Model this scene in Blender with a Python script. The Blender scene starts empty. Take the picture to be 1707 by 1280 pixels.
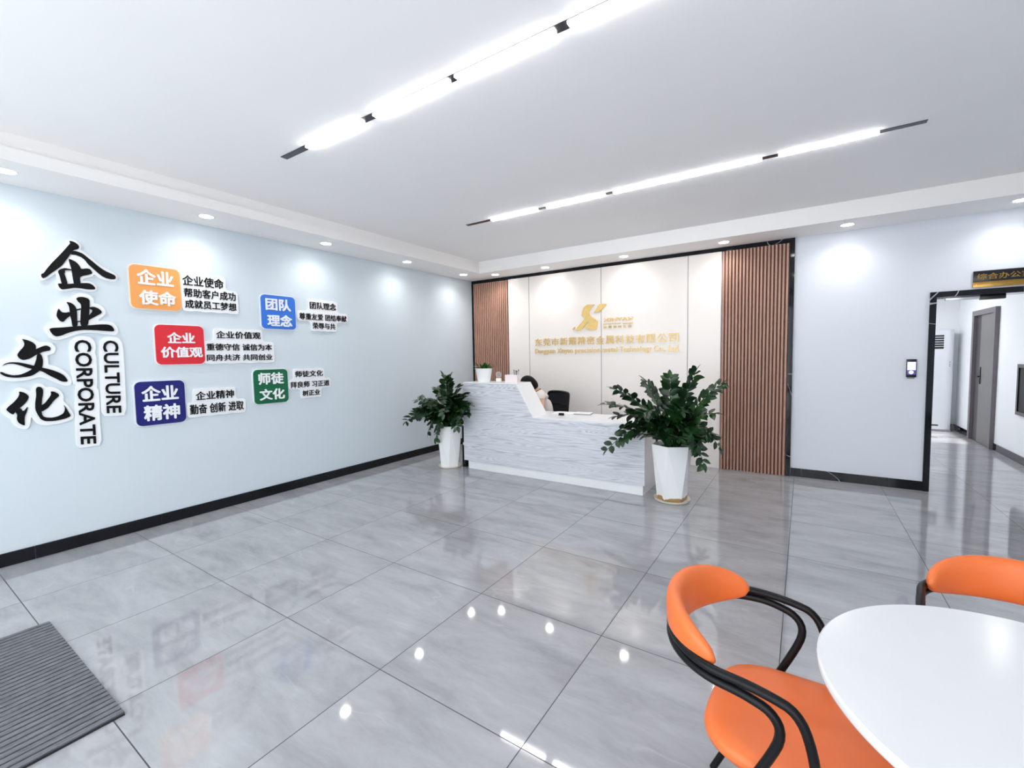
import bpy, bmesh, math, random
from mathutils import Vector, Matrix
PI = math.pi
SC = bpy.context.scene
COL = SC.collection
random.seed(7)

# ---------------------------------------------------------------- camera
XL, YB, H, HC, CH = -4.901, 6.217, 2.81, 3.0, 1.487     # left wall, back wall, soffit, ceiling, eye height
F_PX, YAW, PITCH, ROLL = 737.86, -0.5833, -0.0619, -0.0166
cam = bpy.data.cameras.new('camera')
cam.sensor_fit = 'HORIZONTAL'; cam.sensor_width = 36.0
cam.lens = F_PX / 1707 * 36.0
cam.clip_start = 0.02
camo = bpy.data.objects.new('camera', cam); COL.objects.link(camo)
fw = Vector((math.sin(YAW)*math.cos(PITCH), math.cos(YAW)*math.cos(PITCH), math.sin(PITCH)))
rt = Vector((math.cos(YAW), -math.sin(YAW), 0)); up = rt.cross(fw)
r2 = math.cos(ROLL)*rt + math.sin(ROLL)*up; u2 = -math.sin(ROLL)*rt + math.cos(ROLL)*up
M = Matrix((r2, u2, -fw)).transposed().to_4x4(); M.translation = (0, 0, CH)
camo.matrix_world = M
SC.camera = camo

# ---------------------------------------------------------------- light and exposure
SC.view_settings.view_transform = 'Standard'
SC.view_settings.look = 'None'
SC.view_settings.gamma = 1.0
SC.view_settings.use_curve_mapping = False
SC.view_settings.exposure = 0.14
SC.cycles.max_bounces = 10
SC.cycles.diffuse_bounces = 6
SC.cycles.glossy_bounces = 5
SC.cycles.sample_clamp_indirect = 8.0
SC.cycles.use_denoising = True
SC.cycles.caustics_reflective = False
SC.cycles.caustics_refractive = False
W = bpy.data.worlds.new('daylight'); SC.world = W; W.use_nodes = True
bg = W.node_tree.nodes['Background']
bg.inputs['Color'].default_value = (0.93, 0.96, 1.0, 1); bg.inputs['Strength'].default_value = 4.0   # bright overcast sky
sun = bpy.data.lights.new('sun', 'SUN'); sun.energy = 12.0; sun.angle = 0.02; sun.color = (1, 0.96, 0.9)
suno = bpy.data.objects.new('sun', sun); COL.objects.link(suno)
suno.rotation_euler = Vector((0.83, 0.0, -0.55)).to_track_quat('-Z', 'Y').to_euler()
suno.location = (-6, 10, 6)
LED_STRENGTH = 46.0
SPOT_W = 15.0

# ---------------------------------------------------------------- materials
def mat(name, color, rough=0.5, metal=0.0, spec=0.5, emit=None, es=0.0, vary=0.0, vscale=8.0, bump=0.0, bscale=60.0, sheen=0.0, coat=0.0):
    m = bpy.data.materials.new(name); m.use_nodes = True
    nt = m.node_tree; b = nt.nodes['Principled BSDF']
    b.inputs['Base Color'].default_value = (*color, 1); b.inputs['Roughness'].default_value = rough
    b.inputs['Metallic'].default_value = metal; b.inputs['Specular IOR Level'].default_value = spec
    if sheen: b.inputs['Sheen Weight'].default_value = sheen
    if coat: b.inputs['Coat Weight'].default_value = coat; b.inputs['Coat Roughness'].default_value = 0.05
    if emit: b.inputs['Emission Color'].default_value = (*emit, 1); b.inputs['Emission Strength'].default_value = es
    if vary or bump:
        tc = nt.nodes.new('ShaderNodeTexCoord')
    if vary:
        n = nt.nodes.new('ShaderNodeTexNoise'); n.inputs['Scale'].default_value = vscale; n.inputs['Detail'].default_value = 5
        nt.links.new(tc.outputs['Object'], n.inputs['Vector'])
        r = nt.nodes.new('ShaderNodeValToRGB')
        r.color_ramp.elements[0].position = 0.3; r.color_ramp.elements[1].position = 0.7
        r.color_ramp.elements[0].color = (*[max(0, c*(1-vary)) for c in color], 1)
        r.color_ramp.elements[1].color = (*[min(1, c*(1+vary)) for c in color], 1)
        nt.links.new(n.outputs['Fac'], r.inputs['Fac']); nt.links.new(r.outputs['Color'], b.inputs['Base Color'])
    if bump:
        n2 = nt.nodes.new('ShaderNodeTexNoise'); n2.inputs['Scale'].default_value = bscale; n2.inputs['Detail'].default_value = 3
        nt.links.new(tc.outputs['Object'], n2.inputs['Vector'])
        bp = nt.nodes.new('ShaderNodeBump'); bp.inputs['Strength'].default_value = bump; bp.inputs['Distance'].default_value = 0.01
        nt.links.new(n2.outputs['Fac'], bp.inputs['Height']); nt.links.new(bp.outputs['Normal'], b.inputs['Normal'])
    return m

def N(nt, t, **kw):
    n = nt.nodes.new(t)
    for k, v in kw.items(): setattr(n, k, v)
    return n
def math_node(nt, op, a, b=None, c=None):
    n = N(nt, 'ShaderNodeMath', operation=op)
    for i, v in enumerate((a, b, c)):
        if v is None: continue
        if isinstance(v, (int, float)): n.inputs[i].default_value = v
        else: nt.links.new(v, n.inputs[i])
    return n.outputs[0]

def floor_material():
    m = bpy.data.materials.new('polished grey marble tile'); m.use_nodes = True
    nt = m.node_tree; b = nt.nodes['Principled BSDF']; L = nt.links.new
    tc = N(nt, 'ShaderNodeTexCoord'); sx = N(nt, 'ShaderNodeSeparateXYZ'); L(tc.outputs['Object'], sx.inputs[0])
    gx = math_node(nt, 'DIVIDE', math_node(nt, 'ADD', sx.outputs['X'], 4.069+8), 0.8)
    gy = math_node(nt, 'DIVIDE', math_node(nt, 'ADD', sx.outputs['Y'], -1.3377+8), 0.8)
    fx = math_node(nt, 'FRACT', gx); fy = math_node(nt, 'FRACT', gy)
    ex = math_node(nt, 'MINIMUM', fx, math_node(nt, 'SUBTRACT', 1.0, fx))
    ey = math_node(nt, 'MINIMUM', fy, math_node(nt, 'SUBTRACT', 1.0, fy))
    grout = math_node(nt, 'LESS_THAN', math_node(nt, 'MINIMUM', ex, ey), 0.0028)
    tile = N(nt, 'ShaderNodeCombineXYZ'); L(math_node(nt, 'FLOOR', gx), tile.inputs[0]); L(math_node(nt, 'FLOOR', gy), tile.inputs[1])
    wn = N(nt, 'ShaderNodeTexWhiteNoise', noise_dimensions='3D'); L(tile.outputs[0], wn.inputs['Vector'])
    off = N(nt, 'ShaderNodeVectorMath', operation='SCALE'); L(wn.outputs['Color'], off.inputs[0]); off.inputs['Scale'].default_value = 20
    pos = N(nt, 'ShaderNodeVectorMath', operation='ADD'); L(tc.outputs['Object'], pos.inputs[0]); L(off.outputs[0], pos.inputs[1])
    mp = N(nt, 'ShaderNodeMapping'); mp.inputs['Scale'].default_value = (1.0, 3.0, 1.0); mp.inputs['Rotation'].default_value = (0, 0, 0.25)
    L(pos.outputs[0], mp.inputs['Vector'])
    n1 = N(nt, 'ShaderNodeTexNoise'); n1.inputs['Scale'].default_value = 1.9; n1.inputs['Detail'].default_value = 8; n1.inputs['Roughness'].default_value = 0.66; n1.inputs['Distortion'].default_value = 0.35
    L(mp.outputs[0], n1.inputs['Vector'])
    r1 = N(nt, 'ShaderNodeValToRGB'); cr = r1.color_ramp
    cr.elements[0].position = 0.28; cr.elements[0].color = (0.265, 0.265, 0.283, 1)
    cr.elements[1].position = 0.72; cr.elements[1].color = (0.415, 0.415, 0.435, 1)
    e = cr.elements.new(0.5); e.color = (0.35, 0.35, 0.368, 1)
    L(n1.outputs['Fac'], r1.inputs['Fac'])
    # thin pale veins
    n2 = N(nt, 'ShaderNodeTexNoise'); n2.inputs['Scale'].default_value = 1.1; n2.inputs['Detail'].default_value = 3; n2.inputs['Distortion'].default_value = 0.5
    L(mp.outputs[0], n2.inputs['Vector'])
    v = math_node(nt, 'ABSOLUTE', math_node(nt, 'SUBTRACT', n2.outputs['Fac'], 0.5))
    vm = N(nt, 'ShaderNodeMapRange'); vm.inputs['From Min'].default_value = 0.0; vm.inputs['From Max'].default_value = 0.012
    vm.inputs['To Min'].default_value = 0.2; vm.inputs['To Max'].default_value = 0.0; L(v, vm.inputs['Value'])
    n3 = N(nt, 'ShaderNodeTexNoise'); n3.inputs['Scale'].default_value = 3.0; L(pos.outputs[0], n3.inputs['Vector'])
    msk = N(nt, 'ShaderNodeMapRange'); msk.inputs['From Min'].default_value = 0.52; msk.inputs['From Max'].default_value = 0.68; L(n3.outputs['Fac'], msk.inputs['Value'])
    mx = N(nt, 'ShaderNodeMix', data_type='RGBA'); L(math_node(nt, 'MULTIPLY', vm.outputs[0], msk.outputs[0]), mx.inputs['Factor'])
    L(r1.outputs['Color'], mx.inputs['A']); mx.inputs['B'].default_value = (0.6, 0.6, 0.63, 1)
    g = N(nt, 'ShaderNodeMix', data_type='RGBA'); L(grout, g.inputs['Factor']); L(mx.outputs['Result'], g.inputs['A']); g.inputs['B'].default_value = (0.03, 0.03, 0.035, 1)
    L(g.outputs['Result'], b.inputs['Base Color'])
    rr = N(nt, 'ShaderNodeMix', data_type='FLOAT'); L(grout, rr.inputs['Factor']); rr.inputs['A'].default_value = 0.045; rr.inputs['B'].default_value = 0.7
    L(rr.outputs['Result'], b.inputs['Roughness'])
    b.inputs['Specular IOR Level'].default_value = 0.95
    return m

def wood_material(name, c0, c1, c2, axis_scale, scale=3.0, rough=0.4):
    """fine grain running along the axis with the smallest scale, with cathedral rings"""
    m = bpy.data.materials.new(name); m.use_nodes = True
    nt = m.node_tree; b = nt.nodes['Principled BSDF']; L = nt.links.new
    tc = N(nt, 'ShaderNodeTexCoord'); mp = N(nt, 'ShaderNodeMapping'); mp.inputs['Scale'].default_value = axis_scale
    L(tc.outputs['Object'], mp.inputs['Vector'])
    n0 = N(nt, 'ShaderNodeTexNoise'); n0.inputs['Scale'].default_value = scale*0.42; n0.inputs['Detail'].default_value = 2; n0.inputs['Distortion'].default_value = 0.4
    L(mp.outputs[0], n0.inputs['Vector'])
    rings = math_node(nt, 'FRACT', math_node(nt, 'MULTIPLY', n0.outputs['Fac'], 24.0))
    n1 = N(nt, 'ShaderNodeTexNoise'); n1.inputs['Scale'].default_value = scale*4; n1.inputs['Detail'].default_value = 6; n1.inputs['Roughness'].default_value = 0.7
    L(mp.outputs[0], n1.inputs['Vector'])
    f = math_node(nt, 'ADD', math_node(nt, 'MULTIPLY', rings, 0.45), math_node(nt, 'MULTIPLY', n1.outputs['Fac'], 0.55))
    r = N(nt, 'ShaderNodeValToRGB'); cr = r.color_ramp
    cr.elements[0].position = 0.22; cr.elements[0].color = (*c0, 1)
    cr.elements[1].position = 0.85; cr.elements[1].color = (*c2, 1)
    e = cr.elements.new(0.5); e.color = (*c1, 1)
    L(f, r.inputs['Fac']); L(r.outputs['Color'], b.inputs['Base Color'])
    b.inputs['Roughness'].default_value = rough
    return m

def desk_material():
    m = bpy.data.materials.new('pale grey wood laminate'); m.use_nodes = True
    nt = m.node_tree; b = nt.nodes['Principled BSDF']; L = nt.links.new
    tc = N(nt, 'ShaderNodeTexCoord'); mp = N(nt, 'ShaderNodeMapping'); mp.inputs['Scale'].default_value = (0.38, 1.0, 7.5); L(tc.outputs['Object'], mp.inputs['Vector'])
    n0 = N(nt, 'ShaderNodeTexNoise'); n0.inputs['Scale'].default_value = 0.9; n0.inputs['Detail'].default_value = 2.5; n0.inputs['Distortion'].default_value = 0.3; L(mp.outputs[0], n0.inputs['Vector'])
    fr = math_node(nt, 'FRACT', math_node(nt, 'MULTIPLY', n0.outputs['Fac'], 46.0))
    ln = N(nt, 'ShaderNodeMapRange', interpolation_type='SMOOTHSTEP'); ln.inputs['From Min'].default_value = 0.0; ln.inputs['From Max'].default_value = 0.42; ln.inputs['To Min'].default_value = 1.0; ln.inputs['To Max'].default_value = 0.0
    L(math_node(nt, 'ABSOLUTE', math_node(nt, 'SUBTRACT', fr, 0.5)), ln.inputs['Value'])
    mp2 = N(nt, 'ShaderNodeMapping'); mp2.inputs['Scale'].default_value = (0.6, 1.0, 26.0); L(tc.outputs['Object'], mp2.inputs['Vector'])
    n1 = N(nt, 'ShaderNodeTexNoise'); n1.inputs['Scale'].default_value = 2.2; n1.inputs['Detail'].default_value = 5; n1.inputs['Roughness'].default_value = 0.65; L(mp2.outputs[0], n1.inputs['Vector'])
    msk = N(nt, 'ShaderNodeMapRange'); msk.inputs['From Min'].default_value = 0.38; msk.inputs['From Max'].default_value = 0.66; L(n1.outputs['Fac'], msk.inputs['Value'])
    f = math_node(nt, 'MULTIPLY', ln.outputs[0], math_node(nt, 'ADD', math_node(nt, 'MULTIPLY', msk.outputs[0], 0.75), 0.15))
    mx = N(nt, 'ShaderNodeMix', data_type='RGBA'); L(f, mx.inputs['Factor']); mx.inputs['A'].default_value = (0.70, 0.71, 0.755, 1); mx.inputs['B'].default_value = (0.35, 0.36, 0.41, 1)
    L(mx.outputs['Result'], b.inputs['Base Color']); b.inputs['Roughness'].default_value = 0.35
    return m

def marble_black():
    m = bpy.data.materials.new('polished black marble'); m.use_nodes = True
    nt = m.node_tree; b = nt.nodes['Principled BSDF']; L = nt.links.new
    tc = N(nt, 'ShaderNodeTexCoord')
    n2 = N(nt, 'ShaderNodeTexNoise'); n2.inputs['Scale'].default_value = 0.9; n2.inputs['Detail'].default_value = 2; n2.inputs['Distortion'].default_value = 0.3
    L(tc.outputs['Object'], n2.inputs['Vector'])
    v = math_node(nt, 'LESS_THAN', math_node(nt, 'ABSOLUTE', math_node(nt, 'SUBTRACT', n2.outputs['Fac'], 0.40)), 0.0014)
    g = N(nt, 'ShaderNodeMix', data_type='RGBA'); L(v, g.inputs['Factor']); g.inputs['A'].default_value = (0.006, 0.006, 0.009, 1); g.inputs['B'].default_value = (0.4, 0.4, 0.42, 1)
    L(g.outputs['Result'], b.inputs['Base Color']); b.inputs['Roughness'].default_value = 0.06; b.inputs['Specular IOR Level'].default_value = 0.32
    return m

def mat_material():
    m = bpy.data.materials.new('grey carpet strip'); m.use_nodes = True
    nt = m.node_tree; b = nt.nodes['Principled BSDF']; L = nt.links.new
    tc = N(nt, 'ShaderNodeTexCoord')
    mp = N(nt, 'ShaderNodeMapping'); mp.inputs['Scale'].default_value = (40, 5, 10); mp.inputs['Rotation'].default_value = (0, 0, 0.5); L(tc.outputs['Object'], mp.inputs['Vector'])
    n = N(nt, 'ShaderNodeTexNoise'); n.inputs['Scale'].default_value = 3; n.inputs['Detail'].default_value = 6; n.inputs['Roughness'].default_value = 0.8; L(mp.outputs[0], n.inputs['Vector'])
    r = N(nt, 'ShaderNodeValToRGB'); r.color_ramp.elements[0].position = 0.3; r.color_ramp.elements[0].color = (0.055, 0.058, 0.066, 1)
    r.color_ramp.elements[1].position = 0.75; r.color_ramp.elements[1].color = (0.22, 0.225, 0.245, 1)
    L(n.outputs['Fac'], r.inputs['Fac']); L(r.outputs['Color'], b.inputs['Base Color']); b.inputs['Roughness'].default_value = 0.85
    return m

def leaf_material():
    m = bpy.data.materials.new('glossy dark leaf'); m.use_nodes = True
    nt = m.node_tree; b = nt.nodes['Principled BSDF']; L = nt.links.new
    tc = N(nt, 'ShaderNodeTexCoord')
    n = N(nt, 'ShaderNodeTexNoise'); n.inputs['Scale'].default_value = 9; n.inputs['Detail'].default_value = 2; L(tc.outputs['Object'], n.inputs['Vector'])
    r = N(nt, 'ShaderNodeValToRGB'); r.color_ramp.elements[0].position = 0.35; r.color_ramp.elements[0].color = (0.003, 0.015, 0.004, 1)
    r.color_ramp.elements[1].position = 0.75; r.color_ramp.elements[1].color = (0.018, 0.075, 0.014, 1)
    L(n.outputs['Fac'], r.inputs['Fac']); L(r.outputs['Color'], b.inputs['Base Color']); b.inputs['Roughness'].default_value = 0.32
    return m

MT = {
 'wall': mat('pale blue grey paint', (0.635, 0.705, 0.755), 0.6, vary=0.01, vscale=2),
 'wallback': mat('pale lavender grey paint', (0.74, 0.76, 0.815), 0.6, vary=0.01, vscale=2),
 'wallwhite': mat('white paint', (0.84, 0.85, 0.87), 0.6, vary=0.01, vscale=2),
 'ceil': mat('white ceiling paint', (0.91, 0.895, 0.895), 0.75, vary=0.008, vscale=2),
 'cove': mat('cream white cove paint', (0.90, 0.875, 0.86), 0.7, vary=0.008, vscale=2),
 'floor': floor_material(),
 'black_marble': marble_black(),
 'black': mat('black gloss', (0.008, 0.008, 0.011), 0.25, vary=0.1),
 'black_metal': mat('black powder coat', (0.005, 0.005, 0.006), 0.34, spec=0.22, vary=0.1),
 'dark': mat('dark recess', (0.02, 0.02, 0.022), 0.6, vary=0.1),
 'led': mat('lit diffuser', (1, 1, 1), 0.5, emit=(1.0, 0.99, 1.0), es=LED_STRENGTH),
 'lamp': mat('lit downlight lens', (1, 1, 1), 0.4, emit=(1.0, 0.99, 0.97), es=30.0),
 'white': mat('white gloss lacquer', (0.86, 0.86, 0.87), 0.22, vary=0.01),
 'whitemat': mat('white board', (0.86, 0.87, 0.89), 0.45, vary=0.01),
 'tabletop': mat('white laminate', (0.73, 0.73, 0.745), 0.16, vary=0.01),
 'desk': desk_material(),
 'slat': wood_material('brown wood slat', (0.40, 0.215, 0.155), (0.44, 0.245, 0.18), (0.48, 0.275, 0.205), (3.0, 3.0, 0.25), 2.0, 0.42),
 'slatgroove': mat('dark brown groove board', (0.16, 0.075, 0.05), 0.6, vary=0.05),
 'cream': mat('warm cream wall panel', (0.89, 0.825, 0.775), 0.32, vary=0.01, vscale=2),
 'gold': mat('brushed gold acrylic', (0.84, 0.58, 0.21), 0.32, metal=0.35, vary=0.06, vscale=30),
 'golddark': mat('gold sheet', (0.50, 0.28, 0.07), 0.28, metal=0.9, vary=0.15, vscale=20),
 'ink': mat('black acrylic', (0.006, 0.0055, 0.006), 0.4, spec=0.15, vary=0.1),
 'orangeboard': mat('orange acrylic', (0.86, 0.36, 0.10), 0.3, vary=0.02),
 'red': mat('red acrylic', (0.70, 0.022, 0.035), 0.3, vary=0.02),
 'navy': mat('navy acrylic', (0.012, 0.012, 0.16), 0.3, vary=0.02),
 'blue': mat('blue acrylic', (0.03, 0.17, 0.66), 0.3, vary=0.02),
 'green': mat('green acrylic', (0.003, 0.125, 0.05), 0.3, vary=0.02),
 'orange': mat('orange leatherette', (0.80, 0.168, 0.036), 0.42, vary=0.05, vscale=6, bump=0.04, bscale=400),
 'mat': mat_material(),
 'rib': mat('dark mat groove', (0.012, 0.012, 0.016), 0.7, vary=0.1),
 'pot': mat('white glazed ceramic', (0.92, 0.92, 0.915), 0.2, vary=0.01),
 'saucer': mat('cream plastic saucer', (0.82, 0.76, 0.66), 0.4, vary=0.03),
 'potbase': mat('brown stained pot foot', (0.45, 0.27, 0.12), 0.6, vary=0.4, vscale=30),
 'soil': mat('dark soil', (0.02, 0.013, 0.010), 0.95, vary=0.4, vscale=60, bump=0.6, bscale=60),
 'leaf': leaf_material(),
 'leaf2': mat('mid green leaf', (0.02, 0.11, 0.015), 0.4, vary=0.3, vscale=20),
 'stalk': mat('green stalk', (0.022, 0.07, 0.018), 0.5, vary=0.2),
 'skin': mat('skin', (0.60, 0.36, 0.24), 0.5, vary=0.04, vscale=12),
 'hair': mat('black hair', (0.004, 0.0035, 0.004), 0.5, spec=0.15, vary=0.3, vscale=60, bump=0.3, bscale=120),
 'shirt': mat('cream cotton shirt', (0.80, 0.74, 0.70), 0.8, vary=0.04, vscale=20),
 'collar': mat('dark red collar trim', (0.10, 0.02, 0.02), 0.8, vary=0.1),
 'trousers': mat('dark trousers', (0.03, 0.03, 0.04), 0.8, vary=0.1),
 'mesh': mat('black chair mesh', (0.022, 0.022, 0.030), 0.7, vary=0.2, vscale=80),
 'pink': mat('pale pink card', (0.84, 0.72, 0.74), 0.5, vary=0.02),
 'paper': mat('white paper', (0.88, 0.88, 0.88), 0.7, vary=0.01),
 'greypaper': mat('grey notebook cover', (0.42, 0.40, 0.41), 0.6, vary=0.05),
 'fan': mat('dusty pink fan guard', (0.42, 0.33, 0.31), 0.5, vary=0.1),
 'ivory': mat('ivory plastic', (0.86, 0.80, 0.72), 0.4, vary=0.02),
 'screen': mat('lit terminal screen', (0.1, 0.1, 0.2), 0.2, emit=(0.72, 0.70, 1.0), es=1.1),
 'screendark': mat('violet screen band', (0.05, 0.03, 0.18), 0.2, emit=(0.12, 0.08, 0.4), es=0.5),
 'doorgrey': mat('grey door leaf', (0.165, 0.155, 0.155), 0.45, vary=0.05),
 'doorframe': mat('dark grey door casing', (0.145, 0.13, 0.145), 0.4, vary=0.05),
 'doordark': mat('dark door reveal', (0.055, 0.045, 0.055), 0.5, vary=0.05),
 'steel': mat('brushed aluminium', (0.75, 0.75, 0.77), 0.3, metal=0.9, vary=0.03),
 'acwhite': mat('air conditioner white', (0.82, 0.84, 0.88), 0.35, vary=0.01),
 'cable': mat('pale cable', (0.62, 0.55, 0.60), 0.5, vary=0.05),
 'grey': mat('grey plastic', (0.3, 0.3, 0.32), 0.5, vary=0.05),
}
def glass_material():
    m = bpy.data.materials.new('clear glass'); m.use_nodes = True
    nt = m.node_tree; nt.nodes.remove(nt.nodes['Principled BSDF'])
    g = nt.nodes.new('ShaderNodeBsdfGlossy'); g.inputs['Roughness'].default_value = 0.02
    t = nt.nodes.new('ShaderNodeBsdfTransparent'); t.inputs['Color'].default_value = (0.95, 0.97, 0.97, 1)
    mx = nt.nodes.new('ShaderNodeMixShader'); mx.inputs[0].default_value = 0.07
    nt.links.new(t.outputs[0], mx.inputs[1]); nt.links.new(g.outputs[0], mx.inputs[2])
    nt.links.new(mx.outputs[0], nt.nodes['Material Output'].inputs['Surface'])
    return m
MT['glass'] = glass_material()
def stained_pot():
    m = MT['pot'].copy(); m.name = 'white ceramic with brown water stain'; nt = m.node_tree; b = nt.nodes['Principled BSDF']
    src = b.inputs['Base Color'].links[0].from_socket
    tc = N(nt, 'ShaderNodeTexCoord'); sx = N(nt, 'ShaderNodeSeparateXYZ'); nt.links.new(tc.outputs['Object'], sx.inputs[0])
    n = N(nt, 'ShaderNodeTexNoise'); n.inputs['Scale'].default_value = 14; n.inputs['Detail'].default_value = 4; nt.links.new(tc.outputs['Object'], n.inputs['Vector'])
    edge = math_node(nt, 'MULTIPLY_ADD', n.outputs['Fac'], 0.09, 0.0)
    f = math_node(nt, 'LESS_THAN', sx.outputs['Z'], edge)
    g = N(nt, 'ShaderNodeMix', data_type='RGBA'); nt.links.new(f, g.inputs['Factor']); nt.links.new(src, g.inputs['A']); g.inputs['B'].default_value = (0.42, 0.24, 0.11, 1)
    nt.links.new(g.outputs['Result'], b.inputs['Base Color']); return m
MT['pot_stained'] = stained_pot()

# ---------------------------------------------------------------- helpers
def tag(o, label=None, cat=None, group=None, kind=None):
    if label: o['label'] = label
    if cat: o['category'] = cat
    if group: o['group'] = group
    if kind: o['kind'] = kind
    return o
def empty(name, loc=(0, 0, 0), rz=0.0, label=None, cat=None, group=None):
    o = bpy.data.objects.new(name, None); COL.objects.link(o); o.location = loc; o.rotation_euler = (0, 0, rz)
    o.empty_display_size = 0.1
    return tag(o, label, cat, group)
def add_box(bm, x0, x1, y0, y1, z0, z1, bevel=0.0, seg=2):
    vs = [bm.verts.new((x, y, z)) for x in (x0, x1) for y in (y0, y1) for z in (z0, z1)]
    fs = [(0, 1, 3, 2), (4, 6, 7, 5), (0, 4, 5, 1), (2, 3, 7, 6), (0, 2, 6, 4), (1, 5, 7, 3)]
    faces = [bm.faces.new([vs[i] for i in f]) for f in fs]
    if bevel:
        es = list({e for f in faces for e in f.edges})
        bmesh.ops.bevel(bm, geom=es, offset=bevel, segments=seg, affect='EDGES', profile=0.5)
    return bm
def add_tube(bm, pts, rad, n=8, cap=True):
    pts = [Vector(p) for p in pts]
    rads = rad if isinstance(rad, (list, tuple)) else [rad]*len(pts)
    rings = []; prev = None
    for i, p in enumerate(pts):
        t = (pts[min(i+1, len(pts)-1)] - pts[max(i-1, 0)]).normalized()
        if prev is None:
            a = Vector((0, 0, 1)) if abs(t.z) < 0.9 else Vector((1, 0, 0))
            nrm = t.cross(a).normalized()
        else:
            nrm = (prev - t*prev.dot(t)).normalized()
        prev = nrm; bi = t.cross(nrm)
        rings.append([bm.verts.new(p + (nrm*math.cos(2*PI*k/n) + bi*math.sin(2*PI*k/n))*rads[i]) for k in range(n)])
    for a, b in zip(rings, rings[1:]):
        for k in range(n): bm.faces.new((a[k], a[(k+1) % n], b[(k+1) % n], b[k]))
    if cap:
        bm.faces.new(rings[0][::-1]); bm.faces.new(rings[-1])
    return bm
def add_lathe(bm, prof, n=32, cx=0.0, cy=0.0, caps=True):
    rings = []
    for r, z in prof:
        rings.append([bm.verts.new((cx+r*math.cos(2*PI*k/n), cy+r*math.sin(2*PI*k/n), z)) for k in range(n)])
    for a, b in zip(rings, rings[1:]):
        for k in range(n): bm.faces.new((a[k], a[(k+1) % n], b[(k+1) % n], b[k]))
    if caps:
        bm.faces.new(rings[0][::-1]); bm.faces.new(rings[-1])
    return bm
def chaikin(pts, it=1, q=0.22):
    for _ in range(it):
        out = []
        for i in range(len(pts)):
            a = pts[i]; b = pts[(i+1) % len(pts)]
            out.append((a[0]*(1-q)+b[0]*q, a[1]*(1-q)+b[1]*q)); out.append((a[0]*q+b[0]*(1-q), a[1]*q+b[1]*(1-q)))
        pts = out
    return pts
def area2(p): return sum(p[i][0]*p[(i+1) % len(p)][1]-p[(i+1) % len(p)][0]*p[i][1] for i in range(len(p)))
def add_prism(bm, poly, f, d0, d1):
    """extrude a 2D outline; f(u, v, d) gives the 3D point, d the depth"""
    if area2(poly) < 0: poly = poly[::-1]
    a = [bm.verts.new(f(u, v, d0)) for u, v in poly]; b = [bm.verts.new(f(u, v, d1)) for u, v in poly]
    n = len(poly)
    for i in range(n): bm.faces.new((a[i], a[(i+1) % n], b[(i+1) % n], b[i]))
    fa = bm.faces.new(a[::-1]); fb = bm.faces.new(b)
    fa.normal_update(); fb.normal_update()
    bmesh.ops.triangulate(bm, faces=[fa, fb], ngon_method='EAR_CLIP')
    return bm
def obj(name, bm, m, parent=None, smooth=True, ang=35, label=None, cat=None, group=None, kind=None):
    me = bpy.data.meshes.new(name)
    bmesh.ops.recalc_face_normals(bm, faces=bm.faces)
    bm.to_mesh(me); bm.free()
    mm = MT[m] if isinstance(m, str) else m
    me.materials.append(mm)
    if smooth:
        me.polygons.foreach_set('use_smooth', [True]*len(me.polygons))
        me.set_sharp_from_angle(angle=math.radians(ang))
    o = bpy.data.objects.new(name, me); COL.objects.link(o)
    if parent: o.parent = parent
    return tag(o, label, cat, group, kind)
def box(name, m, x0, x1, y0, y1, z0, z1, parent=None, bevel=0.0, **kw):
    return obj(name, add_box(bmesh.new(), x0, x1, y0, y1, z0, z1, bevel), m, parent, **kw)
def struct(name, bm, m, label=None):
    return obj(name, bm, m, None, smooth=False, label=label, kind='structure')
def rounded_rect(x0, x1, y0, y1, r, n=6):
    out = []
    for cx, cy, a0 in ((x1-r, y0+r, -PI/2), (x1-r, y1-r, 0), (x0+r, y1-r, PI/2), (x0+r, y0+r, PI)):
        for k in range(n+1):
            a = a0 + PI/2*k/n; out.append((cx+r*math.cos(a), cy+r*math.sin(a)))
    return out
FL = lambda u, v, d: (XL+d, u, v)            # on the left wall, d off the wall
FB = lambda u, v, d: (u, YB-d, v)            # on the back wall
def text_verts(s):
    cu = bpy.data.curves.new('lettering', 'FONT'); cu.body = s; cu.size = 1.0; cu.resolution_u = 3; cu.fill_mode = 'FRONT'
    o = bpy.data.objects.new('lettering', cu); COL.objects.link(o)
    dg = bpy.context.evaluated_depsgraph_get(); dg.update()
    me = bpy.data.meshes.new_from_object(o.evaluated_get(dg))
    vs = [tuple(v.co[:2]) for v in me.vertices]; fs = [tuple(p.vertices) for p in me.polygons]
    bpy.data.objects.remove(o); bpy.data.curves.remove(cu); bpy.data.meshes.remove(me)
    return vs, fs
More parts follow.
